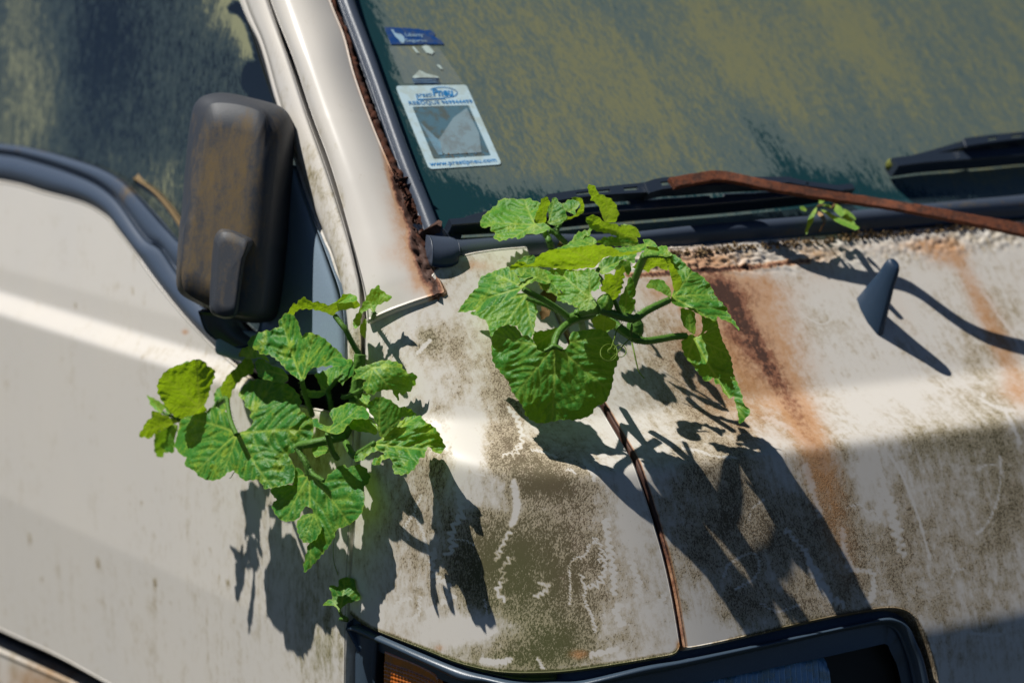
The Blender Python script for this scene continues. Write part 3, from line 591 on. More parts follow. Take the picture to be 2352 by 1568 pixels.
ca = px('T5', 622, 60, 700, 68, 770, 75, 800, 95); cb = px('T5', 655, 262, 720, 272, 790, 262, 828, 240)
strip('seal_corner', ca, cb, W_(-.014), VAN, M_SEAL, bulge=.012, n=40, m=16, lip=.03, power=2.6)

# ---- cabin behind the glass -------------------------------------------------------
def box(name, x0, x1, y0, y1, z0, z1, parent, mat, skip=()):
    V = [(x, y, z) for x in (x0, x1) for y in (y0, y1) for z in (z0, z1)]
    F = {'l': (0, 1, 3, 2), 'r': (4, 6, 7, 5), 'f': (0, 4, 5, 1), 'b': (2, 3, 7, 6), 'd': (0, 2, 6, 4), 'u': (1, 5, 7, 3)}
    return mesh(name, V, [f for k, f in F.items() if k not in skip], parent, mat, False)
yz = [(.02, -.5), (.10, .10), (.98, .98), (1.7, .98), (1.7, -.5)]
V = [(.16, a, b+Z0) for a, b in yz]+[(1.74, a, b+Z0) for a, b in yz]
mesh('cabin_lining', V, [(5, 6, 7, 8, 9), (2, 7, 8, 3), (3, 8, 9, 4), (0, 4, 9, 5), (0, 5, 6, 1)], VAN, M_CABIN, False)
box('dashboard', .12, 1.74, .10, .45, Z0-.1, Z0+.16, VAN, M_DASH)
# ---- headlamp surround, indicator, headlamp --------------------------------------------
strip('wing_weatherstrip', px('M', 160, 192, 480, 315, 1000, 535, 1500, 725, 2000, 862, 2352, 905, 'T8', 1450, 1528), px('M', 165, 215, 480, 345, 1000, 570, 1500, 762, 2000, 895, 2352, 932, 'T8', 1450, 1540), L_(-.006), VAN, mat_plastic('mossy_rubber', (.03, .035, .03), (.13, .17, .02), .32, .6), bulge=.003, n=80, m=6, lip=.02)
bt = px('M', 20, 245, 60, 205, 160, 220, 470, 350, 1000, 580, 1500, 770, 2000, 900, 2352, 945, 'T8', 1450, 1548, 1650, 1540, 'N', 0, 525, 340, 470, 1000, 335, 1400, 255, 1700, 190, 1900, 152, 2000, 185, 2075, 250, 2120, 350, 2180, 480, 2240, 720)
bl = px('M', 20, 300, 60, 310, 200, 370, 470, 500, 900, 700, 1250, 870, 1500, 990, 'T8', 1000, 1580, 1200, 1640, 1450, 1650, 'N', -100, 640, 340, 545, 1000, 395, 1400, 300, 1700, 240, 1880, 212, 1960, 235, 2010, 300, 2050, 400, 2090, 520, 2130, 720)
strip('headlamp_surround', bt, bl, L_(-.010), VAN, M_BEZEL, bulge=.013, n=240, m=14, lip=.03, power=2.4, attrs=dict(alg=ALG([(1050, 1540, 120, 14, .2), (900, 1470, 60, 12, .1)], -.05)))
strip('surround_end_block', px('M', 18, 290, 6, 600, 4, 972, 0, 1400), px('M', 285, 420, 275, 600, 258, 972, 250, 1400), L_(-.012), VAN, M_BEZEL, bulge=.006, n=40, m=10, lip=.03, power=3)
uvR = coons(px('M', 250, 420, 1200, 860, 2352, 980, 'N', 0, 620, 1000, 400, 1880, 215, 2040, 360), px('F', 830, 1900, 1500, 1900, 2160, 1900), px('M', 250, 420, 'F', 830, 1900), px('N', 2040, 360, 'F', 2160, 1900), 110, 50)
mesh('lamp_recess', hit_loft(uvR, -.036).reshape(-1, 3), gridfaces(50, 110), VAN, mat_plain('recess_plastic', (.012, .013, .012), .6, .4, .5, 30))
def lens(name, top, bot_, left, right, off, mat, nu, nv, ribs):
    uv = coons(top, bot_, left, right, nu, nv); P = hit_loft(uv, off); N = gnormals(P); N *= -np.sign(np.sum(N*CD, -1, keepdims=True))
    i, j = np.meshgrid(np.arange(nv)/nv, np.arange(nu)/nu, indexing='ij')
    e = np.minimum(np.minimum(j, 1-j)*nu/8, i*nv/10).clip(0, 1); dome = (1-(1-e)**2)*.010
    return panel(name, P+N*(dome+ribs(i, j)*e)[..., None], VAN, mat, lip=.02, r=.002)
lens('indicator_lens', px('M', 335, 510, 370, 495, 520, 560, 750, 650, 950, 765, 1040, 850), px('M', 300, 1600, 700, 1700, 1150, 1800), px('M', 335, 510, 318, 600, 310, 972, 300, 1600), px('M', 1040, 850, 1070, 972, 1150, 1800), -.026, M_AMBER, 130, 90,
     lambda i, j: np.where(i > .2, np.abs(np.sin(j*60))*.0016+np.abs(np.sin(i*66))*.0010, np.abs(np.sin((i+j)*110))*.0004))['label'] = 'amber ribbed indicator lens'
lens('headlamp_lens', px('N', 320, 660, 420, 590, 800, 490, 1300, 350, 1390, 370, 1470, 440), px('N', 260, 1500, 900, 1500, 1620, 1500), px('N', 320, 660, 290, 740, 260, 1500), px('N', 1470, 440, 1530, 640, 1620, 1500), -.030, M_HLENS, 240, 60,
     lambda i, j: np.where(i > .13+.02*np.sin(j*40), np.abs(np.sin(j*95))*.0030, np.abs(np.sin(i*160))*.0004))['label'] = 'ribbed glass headlamp lens'

# ---- rubber fin on the bonnet -------------------------------------------------------------
fb = hit_loft(px('T6', 1362, 585))[0]; ft = fb+np.array([.012, -.028, .068])
nb_ = np.array([0, -.69, .72]); dn = np.array([0, -.72, -.69]); ax = np.array([1.0, 0, 0])
V = []; prof = [(-.5, -1), (.15, -1.05), (.5, -.5), (.55, .3), (.15, 1), (-.25, 1), (-.55, .3), (-.6, -.4)]
hs = [(-.06, 1.06), (.0, 1.05), (.15, .98), (.4, .86), (.65, .70), (.85, .66), (.95, .58), (1.0, .42)]
for h_, sc_ in hs:
    c = fb*(1-h_)+ft*h_
    for a, b in prof: V.append(c+ax*a*.020*sc_+dn*b*.026*sc_*(1-.35*h_))
k = len(prof); Fc = [(i*k+j, i*k+(j+1) % k, (i+1)*k+(j+1) % k, (i+1)*k+j) for i in range(len(hs)-1) for j in range(k)]+[tuple((len(hs)-1)*k+j for j in range(k))]
fin = mesh('bonnet_buffer', V, Fc, VAN, M_FIN); fin['label'] = 'black rubber fin standing on the bonnet'
md = fin.modifiers.new('b', 'BEVEL'); md.width = .002; md.segments = 2

# ---- door mirror ---------------------------------------------------------------------------
def YP(y):
    """mirror planes: the rim squarer to the van, the front face turned outward and up"""
    if y > .135: n_, c_ = np.array([-.52, -.85, .03]), np.array([.02, y+.018, Z0+.3])
    else: n_, c_ = np.array([-.70, -.66, .28]), np.array([-.01, y-.008, Z0+.3])
    return lambda P: -(P-c_)@n_
def rings(name, spec, parent, mat, n=120, alg=None):
    V = []; Fc = []
    for k, (ol, y) in enumerate(spec):
        V.append(hit(ol, YP(y)))
    V = np.array(V); m = len(spec)
    for i in range(m-1):
        for j in range(n): Fc.append((i*n+j, i*n+(j+1) % n, (i+1)*n+(j+1) % n, (i+1)*n+j))
    c = V[-1].mean(0); flat = V.reshape(-1, 3)
    # close the front with concentric rings
    base = (m-1)*n; extra = []; prev = base+np.arange(n)
    for q in (.75, .5, .25):
        ring = c+(V[-1]-c)*q+np.array([0, -.0015*(1-q), 0]); cur = len(flat)+len(extra)*n+np.arange(n); extra.append(ring)
        Fc += [(prev[j], prev[(j+1) % n], cur[(j+1) % n], cur[j]) for j in range(n)]; prev = cur
    V2 = np.vstack([flat]+extra+[c[None]+np.array([[0, -.0015, 0]])]); ci = len(V2)-1
    Fc += [(prev[j], prev[(j+1) % n], ci) for j in range(n)]
    Fc.append(tuple(range(n))[::-1])
    return mesh(name, V2, Fc, parent, mat, True, dict(alg=alg(proj(V2)) if alg else np.zeros(len(V2))))
def closed(pts, n=120): return resample(np.vstack([pts, pts[:1]]), n+1)[:n]
rimO = closed(px('T1', 1245, 760, 1262, 690, 1310, 632, 1400, 606, 1500, 608, 1650, 640, 1800, 682, 1872, 732, 1908, 810, 1917, 880, 1910, 1060, 1893, 1568, 'T4', 1886, 120, 1878, 320, 1848, 520, 1800, 598, 1700, 632, 1560, 622, 1400, 572, 1290, 512, 1185, 452, 1150, 390, 1151, 250, 1168, 0, 'T1', 1180, 1400, 1205, 1100, 1230, 850))
facO = closed(px('T1', 1335, 740, 1370, 690, 1420, 672, 1560, 688, 1690, 728, 1728, 770, 1735, 800, 1722, 900, 1700, 1040, 1640, 1340, 'T4', 1602, 100, 1588, 200, 1560, 350, 1545, 470, 1530, 560, 1500, 580, 1400, 540, 1300, 490, 1220, 440, 1186, 380, 1184, 250, 1205, 0, 'T1', 1225, 1400, 1275, 1100, 1310, 850))
mixo = lambda q: rimO*(1-q)+facO*q
cen = rimO.mean(0)
MH = rings('mirror_housing', [(cen+(rimO-cen)*.90, .196), (cen+(rimO-cen)*.97, .193), (rimO, .182), (rimO, .160), (mixo(.12), .146), (mixo(.5), .120), (mixo(.86), .108), (facO, .104)], VAN, M_MIRROR, alg=ALG([(535, 430, 110, 230, .34), (460, 620, 70, 90, .2), (640, 275, 14, 60, .25), (500, 228, 200, 20, -.5), (640, 500, 34, 250, -.35), (425, 350, 14, 200, -.3)], .04))
MH['label'] = 'black mirror housing weathered brown on its front face'
cO = closed(px('T4', 1392, 90, 1412, 45, 1445, 20, 1510, 28, 1590, 60, 1648, 96, 1632, 150, 1600, 210, 1580, 330, 1562, 460, 1545, 570, 1500, 604, 1430, 598, 1372, 560, 1364, 480, 1376, 250), 100)
cF = closed(px('T4', 1408, 105, 1426, 66, 1458, 42, 1520, 52, 1580, 80, 1612, 105, 1602, 160, 1580, 220, 1562, 330, 1546, 460, 1528, 565, 1498, 588, 1440, 585, 1395, 550, 1386, 470, 1398, 250), 100)
rings('mirror_hinge_cover', [(cO, .112), (cO, .098), (cO*.65+cF*.35, .086), (cO*.15+cF*.85, .079), (cF, .077)], MH, M_MIRROR, n=100, alg=ALG([(500, 620, 60, 90, .12), (530, 545, 60, 20, .12)], -.02))
aO = closed(px('T4', 1400, 800, 1405, 690, 1425, 655, 1470, 650, 1560, 672, 1700, 690, 1850, 700, 2000, 705, 2020, 760, 2000, 900, 1850, 905, 1700, 900, 1560, 880, 1450, 848, 1408, 830), 90)
ac = aO.mean(0)
rings('mirror_arm', [(ac+(aO-ac)*.96, .21), (aO, .20), (aO, .16), (ac+(aO-ac)*.97, .148), (ac+(aO-ac)*.90, .144)], MH, M_SAIL, n=90)
strip('mirror_stem', px('T4', 1290, 560, 1350, 700, 1500, 800), px('T4', 1560, 560, 1600, 660, 1750, 760), YP(.15), VAN, M_WIPER, bulge=.01, n=12, m=8)
sl_ = px('T1', 1880, 1080, 1850, 1300, 'T4', 1850, 0, 1800, 300, 1700, 600, 1640, 880, 1700, 960); sr_ = px('T1', 1915, 1085, 1990, 1300, 2092, 1566, 'T4', 2150, 250, 2212, 430, 2240, 640, 2236, 960)
strip('mirror_sail_plate', sl_, sr_, S_(-.004), VAN, M_SAIL, bulge=.005, n=70, m=14, lip=.02, power=4, attrs=dict(alg=ALG([], -.1)))

# ---- wipers ------------------------------------------------------------------------------------
WN = np.array([0, -.707, .707]); M_RUSTM = mat_rust('arm_rust', .8)
def wp(off, *a): return hit(px(*a), W_(-off))
bl1 = bar('wiper_blade', wp(.012, 'Q', 12, 330, 400, 298, 800, 262, 1200, 232, 1500, 208, 1800, 180, 2080, 148, 2255, 128), WN, .010, .022, VAN, M_WIPER, n=80); bl1['label'] = 'black wiper blade lying along the foot of the glass'
bar('blade_rubber', wp(.003, 'Q', 20, 352, 400, 330, 800, 292, 1200, 258, 1600, 224, 2000, 182, 2240, 140), WN, .006, .010, bl1, M_WIPER, n=60)
def ladder(parent, top, bot_, off, slots, wd=.0022):
    """pressed-steel yoke: two rails with webs between the slots"""
    T, B = resample(top, 100), resample(bot_, 100)
    def rail(a, b, i0=0, i1=99):
        pa = hit(a[i0:i1+1], W_(-off)); pb = hit(b[i0:i1+1], W_(-off)); m = len(pa)
        up = np.array([0, -.707, .707])*.0016
        V = np.vstack([pa+up, pb+up, pb-up, pa-up]); F = []
        for j in range(m-1):
            for r in range(4):
                F.append((r*m+j, r*m+j+1, ((r+1) % 4)*m+j+1, ((r+1) % 4)*m+j))
        F += [(0, m, 2*m, 3*m), (m-1, 4*m-1, 3*m-1, 2*m-1)]
        return mesh('yoke_rail', V, F, parent, M_WIPER, False)
    rail(T, T*.66+B*.34); rail(T*.3+B*.7, B)
    last = 0
    for a, b in slots+[(99, 99)]:
        if a > last: rail(T*.66+B*.34, T*.3+B*.7, last, a)
        last = b
    # folded skirt under the yoke
    pa = hit(B, W_(-off)); pb = pa-WN*.014; V = np.vstack([pa, pb]); m = 100
    return mesh('yoke_skirt', np.vstack([V, V+np.array([0, .0015, .0015])]), [(j, j+1, m+j+1, m+j) for j in range(m-1)]+[(2*m+j, 3*m+j, 3*m+j+1, 2*m+j+1) for j in range(m-1)], parent, M_WIPER, False)
ladder(bl1, px('Q', 562, 150, 700, 128, 900, 104, 1110, 82), px('Q', 585, 190, 700, 170, 900, 150, 1130, 136), .032, [(28, 62), (76, 90)])
ladder(bl1, px('Q', 1108, 82, 1180, 60, 1300, 48, 1500, 44, 1700, 50, 1920, 50), px('Q', 1135, 140, 1220, 118, 1350, 110, 1500, 98, 1700, 88, 1930, 82), .036, [(10, 16), (30, 46), (60, 78)])
ladder(bl1, px('Q', 1920, 52, 2000, 72, 2100, 86, 2205, 100), px('Q', 1925, 84, 2000, 98, 2100, 112, 2212, 128), .026, [(30, 36)])
ladder(bl1, px('Q', 1020, 178, 1200, 172, 1470, 156), px('Q', 1030, 198, 1200, 190, 1480, 172), .018, [(8, 92)])
ladder(bl1, px('Q', 112, 270, 200, 248, 320, 222, 560, 190), px('Q', 122, 300, 200, 280, 330, 250, 575, 215), .020, [])
ladder(bl1, px('Q', 1550, 145, 1700, 138, 1850, 126), px('Q', 1555, 162, 1700, 154, 1850, 146), .018, [(10, 40), (60, 90)])
a1 = wp(.045, 'T3', 60, 1195, 220, 1165, 400, 1150); a2 = hit(px('T3', 700, 1210, 1050, 1270, 1340, 1312), W_(-.055)); a3 = hit(px('T3', 1700, 1372, 2352, 1500, 3000, 1640), W_(-.075))
arm = bar('wiper_arm', np.vstack([a1, a2, a3]), WN, [.015, .015, .014, .015, .017, .022, .027], .006, VAN, M_RUSTM, n=120, wob=.00012); arm['label'] = 'rust-brown wiper arm crossing the foot of the windscreen'
bl2 = bar('wiper_blade', wp(.012, 'T3', 1490, 1088, 1700, 1062, 2000, 1040, 2352, 1010, 2900, 965), WN, .016, .022, VAN, M_WIPER, n=50); bl2['label'] = 'second black wiper blade with mossy tip'
ladder(bl2, px('T3', 1600, 1020, 1750, 980, 1960, 918), px('T3', 1600, 1040, 1760, 1005, 1970, 955), .020, [])
ladder(bl2, px('T3', 1955, 905, 2100, 885, 2352, 860, 2900, 800), px('T3', 1975, 955, 2100, 935, 2352, 905, 2900, 860), .032, [(16, 22), (32, 40), (48, 60)])
ladder(bl2, px('T3', 1900, 985, 2100, 965, 2352, 945, 2800, 915), px('T3', 1900, 1010, 2100, 995, 2352, 970, 2800, 940), .016, [(8, 20), (26, 40), (46, 60)])
tube('moss_tuft', wp(.010, 'T3', 1475, 1085, 1500, 1070, 1520, 1090), [.006, .009, .005], bl2, mat_plain('moss', (.13, .14, .03), .9, .2, .5, 300, .6), n=10)

# ---- stickers behind the windscreen glass --------------------------------------------------
s_ = NT('clear_film'); t_ = s_.t.nodes.new('ShaderNodeBsdfTransparent'); M_CLEAR = s_.done(s_.mixsh(.18, t_.outputs[0], s_.bsdf((.45, .5, .48), .25, .6)))
def quadmap(c, off):
    """map (a,b) in the unit square to the glass through four pixel corners TL TR BR BL"""
    tl, tr, br, bl_ = c
    def f(ab):
        a, b = ab[..., :1], ab[..., 1:]
        uv = (1-b)*((1-a)*tl+a*tr)+b*((1-a)*bl_+a*br)
        return hit(uv, W_(-off))
    return f
def plate(name, fm_, poly, mat, parent, hole=None, th=.0008):
    poly = np.array(poly, float); n = len(poly); P = fm_(poly)
    if hole is None:
        V = np.vstack([P, P-WN*th]); F = [tuple(range(n))]+[(j, n+j, n+(j+1) % n, (j+1) % n) for j in range(n)]
    else:
        h = fm_(np.array(hole, float)); V = np.vstack([P, h, P-WN*th, h-WN*th])
        F = [(j, (j+1) % n, n+(j+1) % n, n+j) for j in range(n)]+[(j, 2*n+j, 2*n+(j+1) % n, (j+1) % n) for j in range(n)]
    return mesh(name, V, F, parent, mat, False)
def rrect(x0, y0, x1, y1, r, k=5, ar=1.0):
    o = []
    for cx, cy, a0 in ((x1-r, y0+r*ar, -90), (x1-r, y1-r*ar, 0), (x0+r, y1-r*ar, 90), (x0+r, y0+r*ar, 180)):
        for q in range(k):
            a = math.radians(a0+90*q/(k-1)); o.append((cx+r*math.cos(a), cy+r*ar*math.sin(a)))
    return o
def text(name, body, fm_, x0, y0, x1, y1, mat, parent, shear=0.0, bold=0.0):
    cu = bpy.data.curves.new(name, 'FONT'); cu.body = body; cu.size = 1; cu.shear = shear; cu.offset = bold; cu.resolution_u = 3
    to = bpy.data.objects.new(name, cu); COL.objects.link(to)
    dg = bpy.context.evaluated_depsgraph_get(); dg.update(); me = bpy.data.meshes.new_from_object(to.evaluated_get(dg))
    V = np.array([v.co[:] for v in me.vertices]); F = [tuple(p.vertices) for p in me.polygons]
    bpy.data.objects.remove(to); bpy.data.curves.remove(cu); bpy.data.meshes.remove(me)
    lo, hi = V.min(0), V.max(0); q = (V-lo)/(np.maximum(hi-lo, 1e-6))
    ab = np.stack([x0+q[:, 0]*(x1-x0), y1-q[:, 1]*(y1-y0)], -1)
    return mesh(name, fm_(ab), F, parent, mat, False)
sc = [px('T2', 420, 560)[0], px('T2', 880, 552)[0], px('T2', 1112, 1070)[0], px('T2', 640, 1102)[0]]
fq = quadmap(sc, -.0050); fq2 = quadmap(sc, -.0045)
outer = rrect(0, 0, 1, 1, .045, 5, .8); inner = rrect(.115, .255, .905, .885, .02, 5, .8)
ST = plate('sticker_holder', fq, outer, M_STICK, VAN, hole=inner); ST['label'] = 'white sticker holder with blue lettering on the windscreen'
SW = quadmap(sc, -.0053); w_ = plate('clear_pocket', SW, rrect(.10, .25, .92, .895, .02, 5, .8), M_FILM, ST)
text('lettering', 'presti', fq2, .225, .085, .46, .155, M_STBLUE, ST, .15, .01); text('lettering', 'Pneu', fq2, .47, .035, .77, .135, M_STBLUE, ST, .25, .035)
text('lettering', 'REBOQUE 969944499', fq2, .085, .185, .98, .238, M_STBLUE, ST, 0, .012)
text('lettering', 'www.prestipneu.com', fq2, .03, .915, .95, .978, M_STBLUE, ST, 0, .012)
th_ = np.linspace(-2.6, 1.7, 40)
oa = np.stack([.63+.20*np.cos(th_), .088+.068*np.sin(th_)], -1); ob = np.stack([.63+.188*np.cos(th_), .088+.060*np.sin(th_)], -1)
mesh('logo_oval', np.vstack([fq2(oa), fq2(ob)]), [(j, j+1, 41+j-1+1, 40+j) for j in range(39)], ST, M_STBLUE, False)
plate('logo_underline', fq2, [(.22, .162), (.62, .155), (.62, .168), (.225, .176)], M_STBLUE, ST, th=.0003)
# crumpled film and grit inside the pocket
fp = quadmap(sc, -.0048)
mesh('film_fold', fp(np.array([(.34, .62), (.62, .40), (.86, .29), (.88, .60), (.80, .84), (.3, .84), (.2, .75), (.28, .66)])), [(0, 1, 2, 3, 4, 5, 6, 7)], ST, mat_lens('film_fold', (.26, .36, .40), .2, .8), False)
mesh('film_fold', fp(np.array([(.13, .44), (.30, .68), (.26, .84), (.2, .84)])), [(0, 1, 2, 3)], ST, mat_lens('film_fold_b', (.20, .36, .46), .2, .8), False)
for k in range(16):
    a = RNG.uniform(.25, .88); b = RNG.uniform(.82, .875); d = RNG.uniform(.008, .03); e = RNG.uniform(-.5, .5)
    mesh('grit', fq2(np.array([(a, b), (a+d, b+d*e*.5), (a+d*.9, b+d*e*.5+.010), (a+.005, b+.012)])), [(0, 1, 2, 3)], ST, M_SOIL if k else M_STBLUE, False)
si = [px('T2', 348, 178)[0], px('T2', 690, 190)[0], px('T2', 738, 290)[0], px('T2', 392, 290)[0]]
fi = quadmap(si, -.0050); fi2 = quadmap(si, -.0045)
IN = plate('insurance_sticker', fi, [(0, 0), (.45, .0), (.55, .05), (.62, .02), (.75, .12), (.86, .08), (.92, .3), (.88, .5), (.97, .75), (1, 1), (.6, .98), (.3, 1.0), (0, 1)], M_INS, VAN); IN['label'] = 'faded blue insurance sticker with white figure and lettering'
text('lettering', 'Liberty', fi2, .34, .30, .68, .58, M_INSW, IN, 0, .01); text('lettering', 'Seguros', fi2, .30, .66, .70, .90, M_INSW, IN, 0, .01)
mesh('emblem', fi2(np.array([(.10, .10), (.15, .14), (.155, .30), (.20, .36), (.27, .38), (.30, .55), (.29, .75), (.25, .92), (.20, .95), (.17, .70), (.13, .52), (.12, .30)])), [tuple(range(12))], IN, M_INSW, False)
f3 = quadmap([px('T2', 375, 300)[0], px('T2', 730, 300)[0], px('T2', 860, 545)[0], px('T2', 480, 545)[0]], -.0053)
PS = plate('torn_sleeve', f3, [(0, 0), (.9, .05), (.95, .5), (1, 1), (0, 1)], M_CLEAR, VAN)
f4 = quadmap([px('T2', 375, 300)[0], px('T2', 730, 300)[0], px('T2', 860, 545)[0], px('T2', 480, 545)[0]], -.0047)
for poly in ([(.60, .02), (.68, -.02), (.74, .0), (.78, .16), (.72, .22), (.63, .18)], [(.17, .84), (.30, .70), (.36, .64), (.46, .74), (.62, .80), (.64, .85), (.3, .84), (.22, .86)], [(.70, .50), (.76, .50), (.78, .62), (.74, .62)], [(.42, .02), (.46, .02), (.5, .2), (.45, .18)]):
    plate('paper_scrap', f4, poly, M_PAPER, PS, th=.0003)
for k in range(5):
    y = .87+k*.028; plate('printed_line', f4, [(.16, y), (.62-.05*(k % 2), y-.005), (.62-.05*(k % 2), y+.008), (.16, y+.013)], M_INSW if k % 2 else M_INS, PS, th=.0003)
# ================================================================== plants
def mat_leaf(name, g1, g2, yel, veinc, trc, tw):
    s = NT(name); v = s.attr('vein'); tn = s.attr('tone'); ag = s.attr('age')
    n1 = s.noise(55, 5, .6); n2 = s.noise(420, 4, .65); n3 = s.noise(1500, 2, .5)
    c = s.mix(s.math('ADD', s.math('MULTIPLY', n1, .6), s.math('MULTIPLY', n2, .4)), g1, g2)
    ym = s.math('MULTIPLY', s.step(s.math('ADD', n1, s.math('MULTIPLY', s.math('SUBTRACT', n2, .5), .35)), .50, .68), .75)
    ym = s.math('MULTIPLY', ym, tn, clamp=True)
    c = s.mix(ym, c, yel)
    ve = s.voro(185, feature='DISTANCE_TO_EDGE'); ln = s.step(ve, .0, .10, 1.0, 0.0)
    c = s.mix(s.math('MULTIPLY', ln, .12), c, veinc)
    c = s.mix(s.math('MULTIPLY', v, .85, clamp=True), c, veinc)
    br = s.step(s.math('ADD', ag, s.math('MULTIPLY', s.math('SUBTRACT', n2, .5), .5)), .5, .7)
    c = s.mix(br, c, (.22, .13, .05))
    nb = s.bump(s.math('ADD', s.math('ADD', s.math('MULTIPLY', n2, .5), s.math('MULTIPLY', n3, .4)), s.math('MULTIPLY', s.step(ve, 0, .35), .9)), .38, .0008)
    b = s.bsdf(c, .48, .3, nb)
    t = s.t.nodes.new('ShaderNodeBsdfTranslucent'); s.set(t.inputs[0], s.mix(s.math('MULTIPLY', v, .5, clamp=True), s.mix(ym, trc, tuple(min(1, x*1.25) for x in trc)), (.40, .42, .06)))
    s.set(t.inputs['Normal'], nb)
    return s.done(s.mixsh(tw, b, t.outputs[0]))
M_LEAF = mat_leaf('squash_leaf', (.012, .125, .018), (.045, .25, .030), (.34, .44, .03), (.40, .55, .08), (.28, .56, .01), .33)
M_YOUNG = mat_leaf('young_squash_leaf', (.035, .20, .020), (.09, .34, .040), (.38, .48, .03), (.42, .56, .10), (.46, .70, .012), .40)
M_STEM = mat_leaf('squash_stem', (.06, .17, .025), (.15, .30, .05), (.26, .36, .05), (.2, .3, .06), (.22, .36, .02), .2)
M_TENDRIL = mat_leaf('tendril', (.16, .26, .03), (.20, .30, .04), (.22, .30, .05), (.2, .3, .06), (.25, .36, .03), .3)
M_DRY = mat_plain('dry_leaf', (.16, .095, .04), .85, .2, .5, 120, .4)

CT = -CD
def ref_depth(uv):
    """distance (along the view axis) to the bodywork behind a pixel, gaps bridged"""
    uv = np.atleast_2d(uv); R = rays(uv)
    ps = hit(uv, S_(0)); ts = (ps-CC)@CD; pw = hit(uv, W_(0)); tw = np.where(pw[:, 2] > Z0+.19, (pw-CC)@CD, 99.0); tl = (hit_loft(uv)-CC)@CD
    ok = np.array([_LB.ray_cast(Vector(CC), Vector(r))[0] is not None for r in R])
    tf = np.where(ok, np.minimum(tl, tw), tw)
    return np.where(ps[:, 1] > .012, ts, tf)
_rd = np.meshgrid(np.arange(200, 2000, 20.0), np.arange(380, 1620, 20.0), indexing='ij')
_rdt = ref_depth(np.stack(_rd, -1).reshape(-1, 2)).reshape(_rd[0].shape)
for _k in range(3):
    _q = np.pad(_rdt, 1, mode='edge'); _rdt = (_q[1:-1, 1:-1]*2+_q[:-2, 1:-1]+_q[2:, 1:-1]+_q[1:-1, :-2]+_q[1:-1, 2:])/6
def rdepth(uv):
    uv = np.asarray(uv, float); i = np.clip((uv[..., 0]-200)/20, 0, _rdt.shape[0]-1.001); j = np.clip((uv[..., 1]-380)/20, 0, _rdt.shape[1]-1.001)
    a = i.astype(int); b = j.astype(int); fa, fb_ = i-a, j-b
    return (_rdt[a, b]*(1-fa)*(1-fb_)+_rdt[a+1, b]*fa*(1-fb_)+_rdt[a, b+1]*(1-fa)*fb_+_rdt[a+1, b+1]*fa*fb_)
# everything solid of the van that a leaf must stay in front of
dg = bpy.context.evaluated_depsgraph_get()
_bv, _bf, _o = [], [], 0
for ob in list(bpy.data.objects):
    if ob.type == 'MESH' and ob.name.split('.')[0] in ('hood', 'fender', 'door', 'windscreen', 'lower_windscreen_seal', 'windscreen_pillar', 'door_frame', 'mirror_sail_plate', 'headlamp_surround', 'mirror_housing', 'mirror_arm'):
        me = ob.data; v = np.empty(len(me.vertices)*3); me.vertices.foreach_get('co', v); _bv += v.reshape(-1, 3).tolist()
        _bf += [tuple(i+_o for i in p.vertices) for p in me.polygons]; _o += len(me.vertices)
BODY = BVHTree.FromPolygons(_bv, _bf)
def body_t(uv):
    R = rays(uv).reshape(-1, 3); out = np.full(len(R), 99.0); C = Vector(CC)
    for k, r in enumerate(R):
        h = BODY.ray_cast(C, Vector(r))
        if h[0] is not None: out[k] = (np.array(h[0])-CC)@CD
    return out.reshape(uv.shape[:-1])
def inside(p, poly):
    x, y = p[:, 0], p[:, 1]; c = np.zeros(len(p), bool); n = len(poly); j = n-1
    for i in range(n):
        xi, yi = poly[i]; xj, yj = poly[j]
        m = ((yi > y) != (yj > y)) & (x < (xj-xi)*(y-yi)/(yj-yi+1e-12)+xi); c ^= m; j = i
    return c
def vnoise(a, b, cell, seed):
    r = np.random.default_rng(seed); g = r.uniform(-1, 1, (64, 64)); x = a/cell+32; y = b/cell+32
    i = np.floor(x).astype(int) % 63; j = np.floor(y).astype(int) % 63; fx_ = x-np.floor(x); fy_ = y-np.floor(y)
    fx_ = fx_*fx_*(3-2*fx_); fy_ = fy_*fy_*(3-2*fy_)
    return g[i, j]*(1-fx_)*(1-fy_)+g[i+1, j]*fx_*(1-fy_)+g[i, j+1]*(1-fx_)*fy_+g[i+1, j+1]*fx_*fy_
LEAFN = [0]; OFFK = {'squash_vine.001': 1.5}
